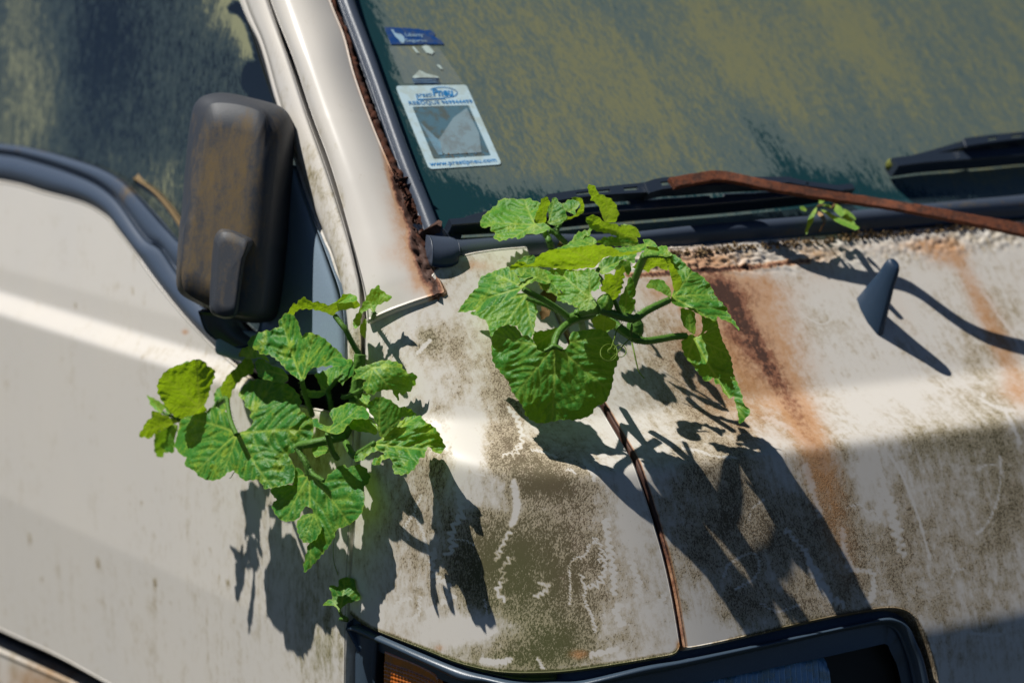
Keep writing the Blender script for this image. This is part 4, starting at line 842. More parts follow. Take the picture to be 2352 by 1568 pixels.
def leaf(plant, pts, base, tip, off, nrm, fold=0.0, droop=0.0, tone=.6, mat=None, teeth=3.6, per=17, wave=.35, puck=1.0, under=False, vein=1.0, age=0.0, spread=1.0, label=None):
    LEAFN[0] += 1; sd = LEAFN[0]*13; rg = np.random.default_rng(sd)
    base = np.asarray(base, float).reshape(2); tip = np.asarray(tip, float).reshape(2)
    L = np.sum(np.linalg.norm(np.diff(np.vstack([pts, pts[:1]]), axis=0), axis=1)); n = max(40, int(L/3.2))
    ol = closed(pts, n)
    tg = np.roll(ol, -1, 0)-np.roll(ol, 1, 0); tg /= np.linalg.norm(tg, axis=1, keepdims=True)+1e-9; nn = np.stack([tg[:, 1], -tg[:, 0]], -1)
    area = .5*np.sum(ol[:, 0]*np.roll(ol[:, 1], -1)-np.roll(ol[:, 0], -1)*ol[:, 1]); nn *= np.sign(area)
    s = np.arange(n)*L/n; ph = s/per+.35*np.sin(s/(per*3.1)+sd)+.2*np.sin(s/(per*1.7)); saw = (ph % 1.0)
    db = np.clip(np.linalg.norm(ol-base, axis=1)/40, 0, 1)
    am = teeth*(.5+.8*np.abs(vnoise(s*.01, s*0, .6, sd)))*db
    ol = ol+nn*(am*(np.where(saw < .7, saw/.7, (1-saw)/.3)-.45))[:, None]
    sp = 2.7; lo, hi = ol.min(0), ol.max(0)
    gx, gy = np.meshgrid(np.arange(lo[0], hi[0], sp), np.arange(lo[1], hi[1], sp*.87)); gx = gx+(np.arange(gx.shape[0]) % 2)[:, None]*sp/2
    gp = np.stack([gx.ravel(), gy.ravel()], -1)+rg.normal(0, .25, (gx.size, 2)); gp = gp[inside(gp, ol)]
    if len(gp):
        dmin = np.full(len(gp), 1e9)
        for k in range(0, len(ol), 64): dmin = np.minimum(dmin, np.linalg.norm(gp[:, None]-ol[None, k:k+64], axis=2).min(1))
        gp = gp[dmin > 1.7]
    allp = np.vstack([ol, gp])
    vo, eo, fo = delaunay_2d_cdt([Vector(p) for p in allp], [], [list(range(n))], 1, 1e-4)[:3]
    uv = np.array([v[:] for v in vo])
    if under: nrm = (nrm[0], min(nrm[1]*2.2, -.62), nrm[2])
    elif nrm[1] > .28: nrm = (nrm[0], nrm[1]*1.25, nrm[2])
    nw = CR*nrm[0]+CU*nrm[1]+CT*nrm[2]; nw /= np.linalg.norm(nw)
    off = off*OFFK.get(plant.name, 1.0); t0 = float(rdepth(base))-off; Pb = CC+rays(base)*t0
    R = rays(uv); den = R@nw; t = ((Pb-CC)@nw)/np.where(np.abs(den) < .12, -.12, den); t = t0+np.tanh((t-t0)/.16)*.16
    P = CC+R*t[:, None]; q = P-Pb; q = q-np.outer(q@nw, nw)
    e1 = (CC+rays(tip)*(((Pb-CC)@nw)/(rays(tip)@nw)))-Pb; e1 = e1-(e1@nw)*nw; e1 /= np.linalg.norm(e1); e2 = np.cross(nw, e1)
    a, b = q@e1, q@e2; rad = np.hypot(a, b); ang = np.arctan2(b, a); Lm = rad.max()+1e-6
    # venation
    segs = []; bins = {}
    for w_ in (0, 48, -48, 100, -100, 150, -150):
        th = math.radians(w_*spread+rg.uniform(-5, 5)); m = np.abs((ang-th+math.pi) % (2*math.pi)-math.pi) < .17
        if m.sum() < 4: continue
        r_ = rad[m].max()*.97
        if r_ < .2*Lm: continue
        cv = rg.uniform(-.12, .12); npt = 7; f = np.linspace(0, 1, npt); aa = th+cv*f
        pth = np.stack([r_*f*np.cos(aa), r_*f*np.sin(aa)], -1)
        segs += [(pth[i], pth[i+1], 1.0*(1-.55*f[i])) for i in range(npt-1)]
        for fr in (.2, .36, .52, .68, .82):
            fr += rg.uniform(-.04, .04); p0 = np.array([r_*fr*math.cos(th+cv*fr), r_*fr*math.sin(th+cv*fr)])
            for sg in (1, -1):
                d = th+cv*fr+sg*math.radians(rg.uniform(38, 55)); l_ = r_*(1-fr)*rg.uniform(.45, .65)+.12*Lm*rg.uniform(.4, 1)
                p1 = p0+np.array([math.cos(d), math.sin(d)])*l_*.5; d2 = d-sg*.25; p2 = p1+np.array([math.cos(d2), math.sin(d2)])*l_*.5
                segs += [(p0, p1, .42), (p1, p2, .3)]
    ab = np.stack([a, b], -1); dv = np.full(len(ab), 1e3); va = np.zeros(len(ab)); wv = .0009+.005*Lm
    for p0, p1, st in segs:
        e = p1-p0; tt = np.clip(((ab-p0)@e)/(e@e+1e-12), 0, 1); d = np.linalg.norm(ab-p0-tt[:, None]*e, axis=1)
        dv = np.minimum(dv, d*(1.0 if st > .4 else 1.25)); va = np.maximum(va, st*np.exp(-(d/(wv*(.55+.45*st)))**2))
    sz = Lm/.1
    pk = ((1-np.exp(-(dv/(.0045*max(.5, sz**.5)))**2))*.0018*sz**.6+vnoise(a, b, .006, sd+1)*.0005+vnoise(a, b, .014, sd+2)*.0014)*puck
    wv_ = wave*.014*sz*(np.sin(ang*4+rg.uniform(0, 6))*.6+np.sin(ang*7+rg.uniform(0, 6))*.5)*(rad/Lm)**2.2
    h = (fold*np.abs(b)-droop*(rad**2)/Lm)+wv_+(-pk if under else pk)
    t = t-h/max(.45, float(nw@CT))
    tb = body_t(uv); t = np.where(t > tb-.004, tb-.004-.0006*np.tanh(np.abs(t-tb)/.02), t)
    V = CC+R*t[:, None]
    F = [tuple(f) for f in fo]
    # faces look at the camera when the upper side is seen
    f0 = F[len(F)//2]; nf = np.cross(V[f0[1]]-V[f0[0]], V[f0[2]]-V[f0[0]])
    if (nf@CT > 0) == under: F = [f[::-1] for f in F]
    cnt = {}
    for f in F:
        for i_ in range(len(f)):
            e_ = (f[i_], f[i_-1]); e_ = e_ if e_[0] < e_[1] else e_[::-1]; cnt[e_] = cnt.get(e_, 0)+1
    for e_, c_ in cnt.items():
        if c_ == 1: va[e_[0]] = max(va[e_[0]], .55); va[e_[1]] = max(va[e_[1]], .55)
    agv = np.full(len(V), 0.0)
    if age: agv = age*np.clip(vnoise(a, b, .02, sd+5)*1.1+(rad/Lm)*.7-.25, 0, 1)
    o = mesh('leaf', V, F, plant, mat or M_LEAF, True, dict(vein=va*vein, tone=np.full(len(V), tone), age=agv))
    if label: o['label'] = label
    return o
def stem3(pts, offs):
    pts = np.asarray(pts, float); n = 24; p = resample(pts, n); o = np.interp(np.linspace(0, 1, n), np.linspace(0, 1, len(offs)), offs)
    t = rdepth(p)-o
    for _ in range(3): t[1:-1] = (t[:-2]+t[1:-1]*2+t[2:])/4
    return CC+rays(p)*t[:, None]
def stem(plant, pts, offs, r, name='stem', mat=None, hairs=150, k=10, n=48, ridges=5, hlen=.0034):
    o = tube(name, stem3(pts, np.array(offs)*OFFK.get(plant.name, 1.0)), np.array(r)*.72, plant, mat or M_STEM, n=n, k=k, ridges=ridges, hairs=hairs, hlen=hlen, seed=len(bpy.data.objects))
    return o

# ---- the vine in the door gap ------------------------------------------------------------------
b_ = CC+rays(np.array([815.0, 960]))*(float(rdepth(np.array([815.0, 960])))+.02)
PL = root('squash_vine', 'squash vine growing out of the gap between door and front wing', 'plant', b_)
PR = None
def LL(pts, base, tip, off, nrm, **k):
    # leaves hang roughly along the door, those past the gap turn with the wing
    dr = 0.0 if k.get('under') else (.8 if np.mean(pts[:, 0]) < 800 else .25)
    return leaf(PL, pts, base, tip, off, (nrm[0]-dr, nrm[1], nrm[2]), **k)
# dark undergrowth first
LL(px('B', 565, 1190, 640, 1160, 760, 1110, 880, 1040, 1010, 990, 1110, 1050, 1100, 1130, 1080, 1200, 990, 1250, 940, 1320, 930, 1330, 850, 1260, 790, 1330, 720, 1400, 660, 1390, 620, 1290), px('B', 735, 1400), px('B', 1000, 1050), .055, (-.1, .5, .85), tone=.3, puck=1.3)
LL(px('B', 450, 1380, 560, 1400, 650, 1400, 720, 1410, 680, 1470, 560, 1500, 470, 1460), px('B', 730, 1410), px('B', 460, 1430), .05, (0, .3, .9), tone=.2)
LL(px('C', 1150, 85, 1175, 45, 1200, 15, 1260, 45, 1245, 90, 1225, 135, 1180, 110), px('C', 1225, 135), px('C', 1190, 25), .05, (-.2, .5, .8), teeth=5)
LL(px('C', 1060, 290, 1120, 245, 1230, 240, 1290, 270, 1320, 330, 1300, 375, 1240, 355, 1170, 350, 1100, 330), px('C', 1320, 370), px('C', 1070, 295), .05, (0, .45, .85), tone=.5, teeth=4)
LL(px('C', 750, 500, 790, 470, 830, 455, 870, 475, 905, 515, 850, 545, 800, 562, 770, 570), px('C', 905, 515), px('C', 755, 510), .045, (-.1, .4, .9), mat=M_YOUNG)
# lower hanging leaf, in shade
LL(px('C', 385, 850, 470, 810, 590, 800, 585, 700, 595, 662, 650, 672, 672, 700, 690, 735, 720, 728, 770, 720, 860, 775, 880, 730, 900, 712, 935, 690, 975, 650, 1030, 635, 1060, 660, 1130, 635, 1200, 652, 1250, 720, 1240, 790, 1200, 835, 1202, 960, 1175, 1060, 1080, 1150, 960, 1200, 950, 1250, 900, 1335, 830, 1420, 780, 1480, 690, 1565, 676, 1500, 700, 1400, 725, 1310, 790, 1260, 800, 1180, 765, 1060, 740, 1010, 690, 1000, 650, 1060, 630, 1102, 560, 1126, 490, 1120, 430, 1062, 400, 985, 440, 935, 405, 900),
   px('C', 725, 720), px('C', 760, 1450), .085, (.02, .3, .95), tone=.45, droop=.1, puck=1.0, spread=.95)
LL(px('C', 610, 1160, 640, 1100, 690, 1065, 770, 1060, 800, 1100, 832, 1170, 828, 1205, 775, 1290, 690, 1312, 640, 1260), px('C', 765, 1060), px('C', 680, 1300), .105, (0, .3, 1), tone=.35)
# right-hand group
LL(px('C', 1215, 125, 1260, 80, 1330, 45, 1430, 75, 1500, 130, 1580, 140, 1655, 200, 1600, 215, 1530, 225, 1490, 290, 1440, 330, 1400, 370, 1370, 400, 1330, 380, 1320, 320, 1290, 240), px('C', 1340, 400), px('C', 1560, 150), .075, (.25, .05, .95), tone=.35)
LL(px('C', 1270, 460, 1330, 420, 1380, 390, 1420, 340, 1480, 300, 1540, 240, 1600, 215, 1690, 213, 1730, 260, 1800, 300, 1850, 360, 1890, 440, 1905, 490, 1850, 540, 1790, 505, 1750, 480, 1730, 560, 1700, 572, 1680, 590, 1655, 645, 1600, 702, 1520, 722, 1460, 702, 1448, 640, 1440, 590, 1380, 585, 1320, 640, 1275, 625, 1280, 590, 1370, 545, 1330, 515, 1250, 540, 1180, 600, 1112, 592, 1140, 540), px('C', 1280, 455), px('C', 1860, 480), .075, (-.05, .55, .8), tone=1.0, puck=1.9, wave=1.0, teeth=4.5)
LL(px('C', 760, 300, 752, 245, 790, 230, 812, 270, 860, 292, 905, 300, 935, 262, 905, 215, 915, 160, 985, 130, 1080, 95, 1190, 125, 1245, 200, 1230, 238, 1120, 240, 1062, 290, 1015, 350, 970, 370, 890, 355), px('C', 885, 350), px('C', 1150, 150), .10, (-.15, .65, .75), tone=.5)
LL(px('B', 1050, 1290, 1100, 1180, 1105, 1115, 1280, 1060, 1430, 1010, 1560, 1010, 1690, 1050, 1712, 1100, 1790, 1170, 1872, 1178, 1897, 1230, 1870, 1330, 1800, 1412, 1710, 1450, 1672, 1440, 1655, 1530, 1600, 1440, 1560, 1390, 1430, 1400, 1380, 1420, 1330, 1452, 1250, 1430, 1205, 1380, 1200, 1310, 1240, 1262, 1130, 1245, 1080, 1270), px('B', 1330, 1100), px('B', 1640, 1480), .045, (-.15, .5, .85), tone=.95, droop=.5, teeth=4.5, age=.35)
# upper leaves
LL(px('B', 215, 395, 290, 268, 330, 275, 385, 205, 450, 188, 510, 240, 640, 250, 760, 287, 880, 222, 950, 147, 1090, 157, 1125, 225, 1155, 310, 1000, 340, 860, 372, 822, 425, 760, 410, 700, 380, 520, 342, 400, 342, 330, 365, 300, 412), px('B', 835, 410), px('B', 240, 380), .07, (0, -.22, .95), under=True, tone=.5, mat=M_YOUNG, wave=.6, puck=.7)
LL(px('B', 760, 285, 880, 222, 950, 147, 1090, 157, 1122, 225, 1000, 255, 880, 262), px('B', 830, 290), px('B', 1090, 170), .078, (-.2, .8, .5), tone=.3, mat=M_YOUNG, teeth=2)
LL(px('B', 1060, 535, 1090, 450, 1150, 355, 1215, 240, 1290, 112, 1350, 60, 1400, 32, 1440, 92, 1500, 135, 1560, 170, 1572, 205, 1480, 250, 1380, 300, 1345, 400, 1290, 335, 1240, 360, 1190, 400, 1165, 520, 1110, 595), px('B', 1335, 390), px('B', 1085, 560), .035, (-.2, .45, .85), tone=.4, fold=.3, teeth=4.5, mat=M_YOUNG)
LL(px('B', 1150, 590, 1180, 530, 1235, 460, 1245, 560, 1235, 700, 1220, 720, 1170, 660), px('B', 1230, 720), px('B', 1235, 465), .03, (0, .2, .95), mat=M_YOUNG)
LL(px('A', 1570, 1090, 1640, 1060, 1740, 1130, 1800, 1160, 1900, 1190, 1985, 1290, 1970, 1360, 1860, 1372, 1700, 1335, 1620, 1310, 1590, 1260, 1560, 1140), px('A', 1985, 1300), px('A', 1580, 1110), .12, (.1, -.05, 1), tone=.4)
LL(px('A', 1345, 1030, 1370, 950, 1470, 905, 1560, 930, 1610, 1000, 1700, 1030, 1745, 1110, 1640, 1050, 1500, 1065, 1460, 1062, 1400, 1042), px('A', 1740, 1100), px('A', 1360, 1000), .15, (-.1, .2, .95), tone=.9, age=.8, mat=M_YOUNG)
LL(px('A', 1460, 870, 1500, 790, 1620, 720, 1760, 690, 1860, 650, 1868, 580, 1900, 530, 1960, 470, 2040, 488, 'B', 250, 390, 310, 440, 360, 530, 385, 640, 402, 690, 450, 655, 480, 640, 560, 660, 640, 690, 720, 740, 780, 800, 840, 850, 890, 890, 940, 960, 1005, 1030, 990, 1070, 930, 1105, 860, 1085, 790, 1075, 700, 1085, 600, 1095, 520, 1120, 480, 1170, 440, 1250, 400, 1270, 'A', 2060, 1285, 1960, 1200, 1880, 1110, 1830, 1070, 1740, 1012, 1640, 1005, 1590, 960, 1500, 905), px('B', 405, 1265), px('A', 1900, 540), .145, (-.2, .38, .9), fold=.12, tone=1.0, puck=1.5, teeth=4)
# outlying shoot on the door
LL(px('H', 205, 1180, 220, 1060, 300, 1010, 400, 950, 500, 940, 512, 1000, 480, 1080, 462, 1200, 455, 1292, 350, 1302, 320, 1350, 275, 1372, 230, 1330, 210, 1290), px('H', 490, 950), px('H', 270, 1360), .165, (.2, -.12, .95), under=True, tone=.3)
LL(px('H', 275, 1205, 360, 1140, 355, 1000, 400, 950, 500, 945, 510, 1010, 475, 1100, 460, 1290, 400, 1302, 320, 1260), px('H', 490, 950), px('H', 290, 1210), .172, (.1, -.1, .95), tone=.1, mat=M_LEAF)
LL(px('H', 0, 1080, 40, 1020, 110, 890, 160, 862, 190, 760, 300, 800, 450, 860, 545, 890, 470, 930, 380, 970, 290, 1020, 220, 1060, 150, 1120, 135, 1130, 80, 1100, 50, 1112), px('H', 530, 890), px('H', 20, 1080), .185, (0, -.25, .95), under=True, tone=.5, mat=M_YOUNG)
LL(px('H', 245, 415, 280, 340, 350, 250, 450, 190, 520, 165, 650, 130, 740, 90, 830, 105, 880, 140, 910, 185, 985, 225, 990, 320, 940, 450, 920, 540, 900, 610, 860, 690, 890, 740, 860, 780, 650, 830, 560, 860, 480, 840, 400, 760, 300, 620, 270, 560, 250, 520), px('H', 800, 720), px('H', 740, 100), .17, (.12, -.18, .95), under=True, tone=.4, mat=M_YOUNG, fold=.25, spread=.8)
LL(px('H', 305, 450, 340, 370, 400, 270, 500, 190, 600, 130, 700, 115, 765, 150, 740, 190, 650, 240, 580, 310, 520, 380, 480, 450, 430, 420, 380, 430, 320, 475), px('H', 480, 450), px('H', 740, 140), .205, (-.35, .6, .65), tone=.2, puck=1.5)
LL(px('H', 280, 600, 330, 540, 370, 480, 450, 500, 485, 530, 470, 600, 440, 650, 390, 690, 330, 660), px('H', 470, 640), px('H', 330, 540), .21, (-.2, .6, .75), tone=1, mat=M_YOUNG, teeth=5, per=12, puck=2)
LL(px('H', 350, 650, 420, 600, 470, 640, 480, 740, 450, 800, 390, 800, 350, 740), px('H', 450, 800), px('H', 400, 610), .21, (-.1, .5, .85), tone=1, mat=M_YOUNG, teeth=4, per=12)
LL(px('H', 120, 560, 180, 590, 260, 630, 330, 680, 390, 700, 330, 740, 300, 790, 240, 760, 180, 710, 140, 640), px('H', 300, 785), px('H', 125, 565), .21, (-.3, .3, .9), fold=.4, tone=.3, mat=M_YOUNG, spread=.7)
LL(px('H', 985, 620, 990, 530, 1040, 460, 1085, 440, 1075, 520, 1120, 600, 1155, 680, 1150, 740, 1090, 772, 1010, 710), px('H', 1150, 735), px('H', 1050, 460), .105, (-.4, .45, .8), tone=.2)
LL(px('H', 1160, 680, 1120, 610, 1080, 540, 1070, 470, 1100, 400, 1170, 290, 1260, 210, 1330, 130, 1420, 70, 1480, 110, 1505, 200, 1490, 270, 1420, 300, 1340, 350, 1270, 430, 1220, 510, 1190, 640, 1180, 690), px('H', 1170, 690), px('H', 1470, 150), .095, (.25, -.2, .92), under=True, tone=.5, mat=M_YOUNG, spread=.5)
# the big sunlit leaf
LL(px('T4', 1555, 1345, 1610, 1325, 1650, 1275, 1622, 1235, 1638, 1212, 1595, 1170, 1590, 1135, 1553, 1108, 1575, 1060, 1620, 1015, 1700, 995, 1790, 1000, 1870, 1030, 1930, 1080, 1962, 1140, 1950, 1190, 1985, 1225, 2030, 1260, 2042, 1320, 2030, 1390, 1990, 1420, 1930, 1440, 1920, 1475, 'C', 548, 540, 565, 590, 600, 660, 596, 740, 582, 788, 520, 810, 440, 830, 385, 837, 340, 846, 310, 800, 265, 765, 165, 772, 100, 715, 72, 690,
   'T7', 1520, 185, 1480, 200, 1440, 235, 1370, 250, 1300, 225, 1260, 182, 1212, 160, 1205, 120, 1215, 95, 1180, 85, 1130, 20, 'T4', 1132, 1440, 1150, 1370, 1165, 1310, 1182, 1258, 1280, 1225, 1340, 1210, 1380, 1180, 1440, 1190, 1480, 1222, 1500, 1290, 1525, 1350), px('T4', 1545, 1352), px('C', 330, 840), .165, (-.05, .36, .9), tone=.85, puck=1.15, fold=-.06, droop=.1, teeth=3)
# stems
stem(PL, px('C', 95, 375, 60, 300, 35, 230, 22, 150, 10, 60), [.20, .19, .17, .15], [.0040, .0038, .0032])
stem(PL, px('H', 640, 850, 560, 720, 510, 610, 490, 520, 520, 440), [.18, .195, .195], [.0036, .0030, .002])
stem(PL, px('H', 545, 880, 480, 850, 400, 820, 310, 780), [.185, .20, .21], [.0028, .002])
stem(PL, px('H', 560, 900, 520, 840, 480, 760, 450, 690), [.185, .20, .21], [.003, .0024])
stem(PL, px('H', 640, 850, 700, 900, 900, 960), [.175, .15, .12], [.0036, .004])
stem(PL, px('B', 405, 1262, 420, 1350, 450, 1460, 500, 1600, 540, 1720), [.16, .13, .08, .03], [.0036, .0042])
stem(PL, px('B', 835, 425, 900, 510, 960, 590, 1030, 720, 1080, 820, 1150, 945), [.07, .06, .04, .025], [.0042, .0040, .0046])
stem(PL, px('B', 1170, 930, 1160, 1020, 1150, 1100, 1120, 1200), [.03, .03, .02], [.0095, .008], name='vine')
stem(PL, px('B', 1345, 385, 1340, 430, 1310, 480), [.045, .02, .0], [.003, .003])
stem(PL, px('B', 735, 1405, 750, 1450, 775, 1560, 790, 1650), [.055, .05, .03], [.0034, .0038])
stem(PL, px('B', 735, 1405, 800, 1330, 850, 1260, 930, 1190), [.06, .06, .06], [.0034, .002])
stem(PL, px('C', 882, 365, 900, 430, 925, 510, 968, 580), [.10, .08, .04], [.0042, .0042, .0046])
stem(PL, px('C', 1045, 445, 1070, 500, 1110, 555, 1160, 535, 1240, 480, 1290, 445), [.03, .055, .07, .075], [.0054, .0050, .0034])
stem(PL, px('C', 625, 500, 650, 545, 690, 610, 715, 670, 722, 720), [.10, .095, .088], [.0046, .0046, .005])
stem(PL, px('C', 615, 500, 640, 470, 720, 455, 850, 430, 950, 405, 1040, 380), [.10, .085, .05, .02], [.006, .0068, .0075], name='vine')
stem(PL, px('C', 0, 60, -60, 100, -100, 160), [.15, .14, .13], [.0045, .0045])
stem(PL, px('C', 850, 775, 760, 720, 735, 680), [.088, .09, .09], [.003, .004])
stem(PL, px('C', 1020, 390, 1060, 300, 1110, 200, 1120, 60, 'B', 1150, 1100), [.02, .02, .02], [.008, .009, .009], name='vine')
stem(PL, px('B', 930, 1490, 1000, 1480, 1100, 1430, 1180, 1390, 1220, 1360), [.03, .04, .05], [.0034, .0034])
stem(PL, px('C', 85, 690, 62, 715, 45, 745, 33, 752), [.17, .17, .17], [.0008, .0006], name='tendril', mat=M_TENDRIL, hairs=0, k=6)
stem(PL, px('C', 960, 1200, 940, 1290, 932, 1400, 945, 1500, 975, 1590), [.05, .03, .02, .01], [.0006, .0006], name='tendril', mat=M_TENDRIL, hairs=0, k=6)

# ---- the little scorched sprout by the headlamp ------------------------------------------------
b_ = CC+rays(np.array([800.0, 1420]))*(float(rdepth(np.array([800.0, 1420])))+.01)
PS_ = root('squash_sprout', 'small squash sprout with scorched leaf above the headlamp surround', 'plant', b_)
leaf(PS_, px('T7', 2100, 1065, 2130, 1030, 2165, 1012, 2145, 932, 2200, 938, 2212, 890, 2280, 880, 2312, 905, 2318, 950, 2340, 990, 2345, 1020, 2300, 1040, 2262, 1050, 2225, 1080, 2212, 1105, 2185, 1070, 2140, 1062), px('T7', 2212, 1100), px('T7', 2280, 890), .05, (-.1, .5, .85), tone=.8, age=.75, teeth=3, wave=.9)
stem(PS_, px('T7', 2212, 1100, 2225, 1130, 2260, 1150, 'T8', 60, 1150, 110, 1160), [.05, .035, .02, .0], [.0022, .0026, .0028], hairs=60)
# ---- the vine at the foot of the windscreen --------------------------------------------------------
b_ = CC+rays(np.array([1290.0, 690]))*(float(rdepth(np.array([1290.0, 690])))+.02)
PR = root('squash_vine', 'squash vine sprouting from the bonnet corner at the foot of the windscreen', 'plant', b_)
def RL(pts, base, tip, off, nrm, **k): return leaf(PR, pts, base, tip, off, nrm, **k)
# shaded leaves underneath
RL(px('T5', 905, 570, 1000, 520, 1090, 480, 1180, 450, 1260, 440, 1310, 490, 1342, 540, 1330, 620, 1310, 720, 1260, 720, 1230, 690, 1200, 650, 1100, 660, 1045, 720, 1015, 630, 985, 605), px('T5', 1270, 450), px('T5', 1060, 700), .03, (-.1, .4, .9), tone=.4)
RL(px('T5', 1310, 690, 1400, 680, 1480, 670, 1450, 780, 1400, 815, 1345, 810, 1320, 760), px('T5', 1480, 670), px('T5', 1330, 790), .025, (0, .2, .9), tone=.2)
RL(px('T5', 1870, 560, 1880, 470, 1910, 420, 1950, 330, 1985, 440, 1960, 470, 1982, 482, 1965, 560, 1900, 605), px('T5', 1900, 600), px('T5', 1955, 340), .07, (.1, .1, 1), tone=.3, teeth=4)
RL(px('T5', 1345, 380, 1420, 340, 1480, 400, 1500, 470, 1440, 440, 1380, 420), px('T5', 1490, 460), px('T5', 1350, 385), .03, (0, .3, .9), tone=.6, age=.6)
RL(px('T5', 1200, 240, 1260, 200, 1320, 195, 1340, 230, 1290, 260, 1240, 330, 1180, 290), px('T5', 1240, 330), px('T5', 1310, 200), .06, (0, .4, .9), tone=.3)
RL(px('T5', 1220, 290, 1320, 270, 1400, 290, 1460, 340, 1400, 380, 1330, 360, 1290, 380, 1240, 370), px('T5', 1420, 370), px('T5', 1230, 300), .055, (0, .4, .9), tone=.5)
# the big shaded front leaf
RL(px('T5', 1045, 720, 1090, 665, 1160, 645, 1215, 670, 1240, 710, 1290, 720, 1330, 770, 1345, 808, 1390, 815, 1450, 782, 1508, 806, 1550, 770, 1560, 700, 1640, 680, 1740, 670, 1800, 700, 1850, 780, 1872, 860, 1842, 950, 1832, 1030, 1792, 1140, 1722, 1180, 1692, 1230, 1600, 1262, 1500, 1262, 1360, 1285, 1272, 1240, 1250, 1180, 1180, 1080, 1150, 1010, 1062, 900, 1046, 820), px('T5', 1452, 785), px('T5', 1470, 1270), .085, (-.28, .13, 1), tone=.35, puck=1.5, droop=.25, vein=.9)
# left sunlit leaf
RL(px('T5', 825, 560, 850, 520, 920, 430, 955, 400, 970, 340, 1050, 300, 1150, 268, 1185, 290, 1232, 340, 1335, 330, 1290, 372, 1240, 412, 1180, 470, 1100, 510, 1040, 530, 950, 577, 940, 548, 870, 562), px('T5', 1245, 400), px('T5', 840, 555), .10, (-.45, .5, .75), tone=.75, puck=1.4, droop=.2)
# top-left leaf over the rubber seal, with its folded right half
RL(px('D', 1420, 560, 1460, 500, 1560, 480, 1640, 330, 1520, 262, 1620, 250, 1672, 300, 1686, 400, 1650, 462, 1520, 522), px('D', 1380, 600), px('D', 1660, 290), .05, (.1, -.3, .9), under=True, mat=M_YOUNG, tone=.6)
RL(px('D', 1410, 335, 1500, 282, 1580, 285, 1642, 330, 1580, 402, 1572, 472, 1500, 442, 1440, 405), px('D', 1420, 500), px('D', 1630, 330), .055, (-.2, .65, .7), tone=.3)
RL(px('D', 1065, 592, 1062, 500, 1100, 400, 1130, 312, 1182, 240, 1252, 302, 1222, 400, 1205, 500, 1190, 575), px('D', 1150, 590), px('D', 1190, 250), .055, (.2, -.25, .9), under=True, mat=M_YOUNG, tone=.6)
RL(px('D', 1218, 400, 1260, 320, 1310, 245, 1352, 292, 1392, 332, 1450, 430, 1462, 510, 1380, 592, 1260, 602, 1205, 582, 1242, 520), px('D', 1215, 590), px('D', 1320, 260), .06, (-.05, .4, .9), tone=.2, puck=1.5)
RL(px('D', 360, 610, 390, 500, 480, 420, 590, 330, 602, 290, 700, 265, 880, 275, 1000, 265, 1035, 290, 1172, 340, 1105, 420, 1062, 500, 1062, 580, 1180, 578, 1252, 640, 1180, 690, 1090, 720, 970, 716, 880, 776, 810, 765, 740, 771, 640, 802, 550, 780, 545, 690, 486, 670, 510, 610, 440, 640), px('D', 1065, 600), px('D', 400, 560), .06, (-.2, .68, .7), tone=.75, mat=M_YOUNG, puck=1.1)
# upright folded leaf
RL(px('D', 1720, 125, 1760, 85, 1830, 120, 1860, 190, 1960, 240, 2060, 300, 2110, 400, 2122, 470, 2090, 552, 2040, 572, 1950, 560, 1910, 480, 1870, 370, 1800, 300, 1766, 290, 1772, 250), px('D', 1950, 560), px('D', 1745, 100), .075, (.35, .05, .9), under=True, mat=M_YOUNG, tone=.5, fold=-.3, spread=.5)
# small serrated and bluish ones behind
RL(px('D', 1525, 822, 1560, 740, 1620, 690, 1690, 680, 1762, 650, 1772, 712, 1700, 745, 1650, 790, 1580, 830), px('D', 1560, 840), px('D', 1755, 660), .07, (-.1, .5, .85), teeth=7, per=14, mat=M_YOUNG)
RL(px('D', 1330, 905, 1390, 880, 1460, 850, 1590, 765, 1720, 730, 1845, 800, 1800, 855, 1600, 905, 1400, 925), px('D', 1800, 850), px('D', 1350, 905), .085, (-.15, .8, .55), tone=.2)
RL(px('E', 325, 215, 420, 150, 600, 145, 720, 170, 862, 215, 840, 250, 700, 266, 560, 266, 430, 260), px('E', 830, 240), px('E', 340, 215), .085, (.05, .02, 1), tone=.1)
RL(px('D', 1705, 540, 1740, 490, 1830, 480, 1900, 530, 1970, 572, 2080, 590, 2170, 630, 'E', 640, -10, 760, 0, 830, 20, 872, 80, 895, 150, 845, 150, 862, 205, 780, 202, 650, 172, 500, 105, 370, 82, 250, 40), px('E', 850, 190), px('D', 1720, 540), .09, (.0, -.05, 1), under=True, mat=M_YOUNG, tone=1, fold=.25, spread=.6)
RL(px('E', 640, 0, 700, -20, 770, -5, 830, 20, 872, 80, 890, 140, 810, 130, 730, 90, 660, 70), px('E', 850, 160), px('E', 660, 10), .095, (-.1, .7, .6), tone=.7, mat=M_YOUNG)
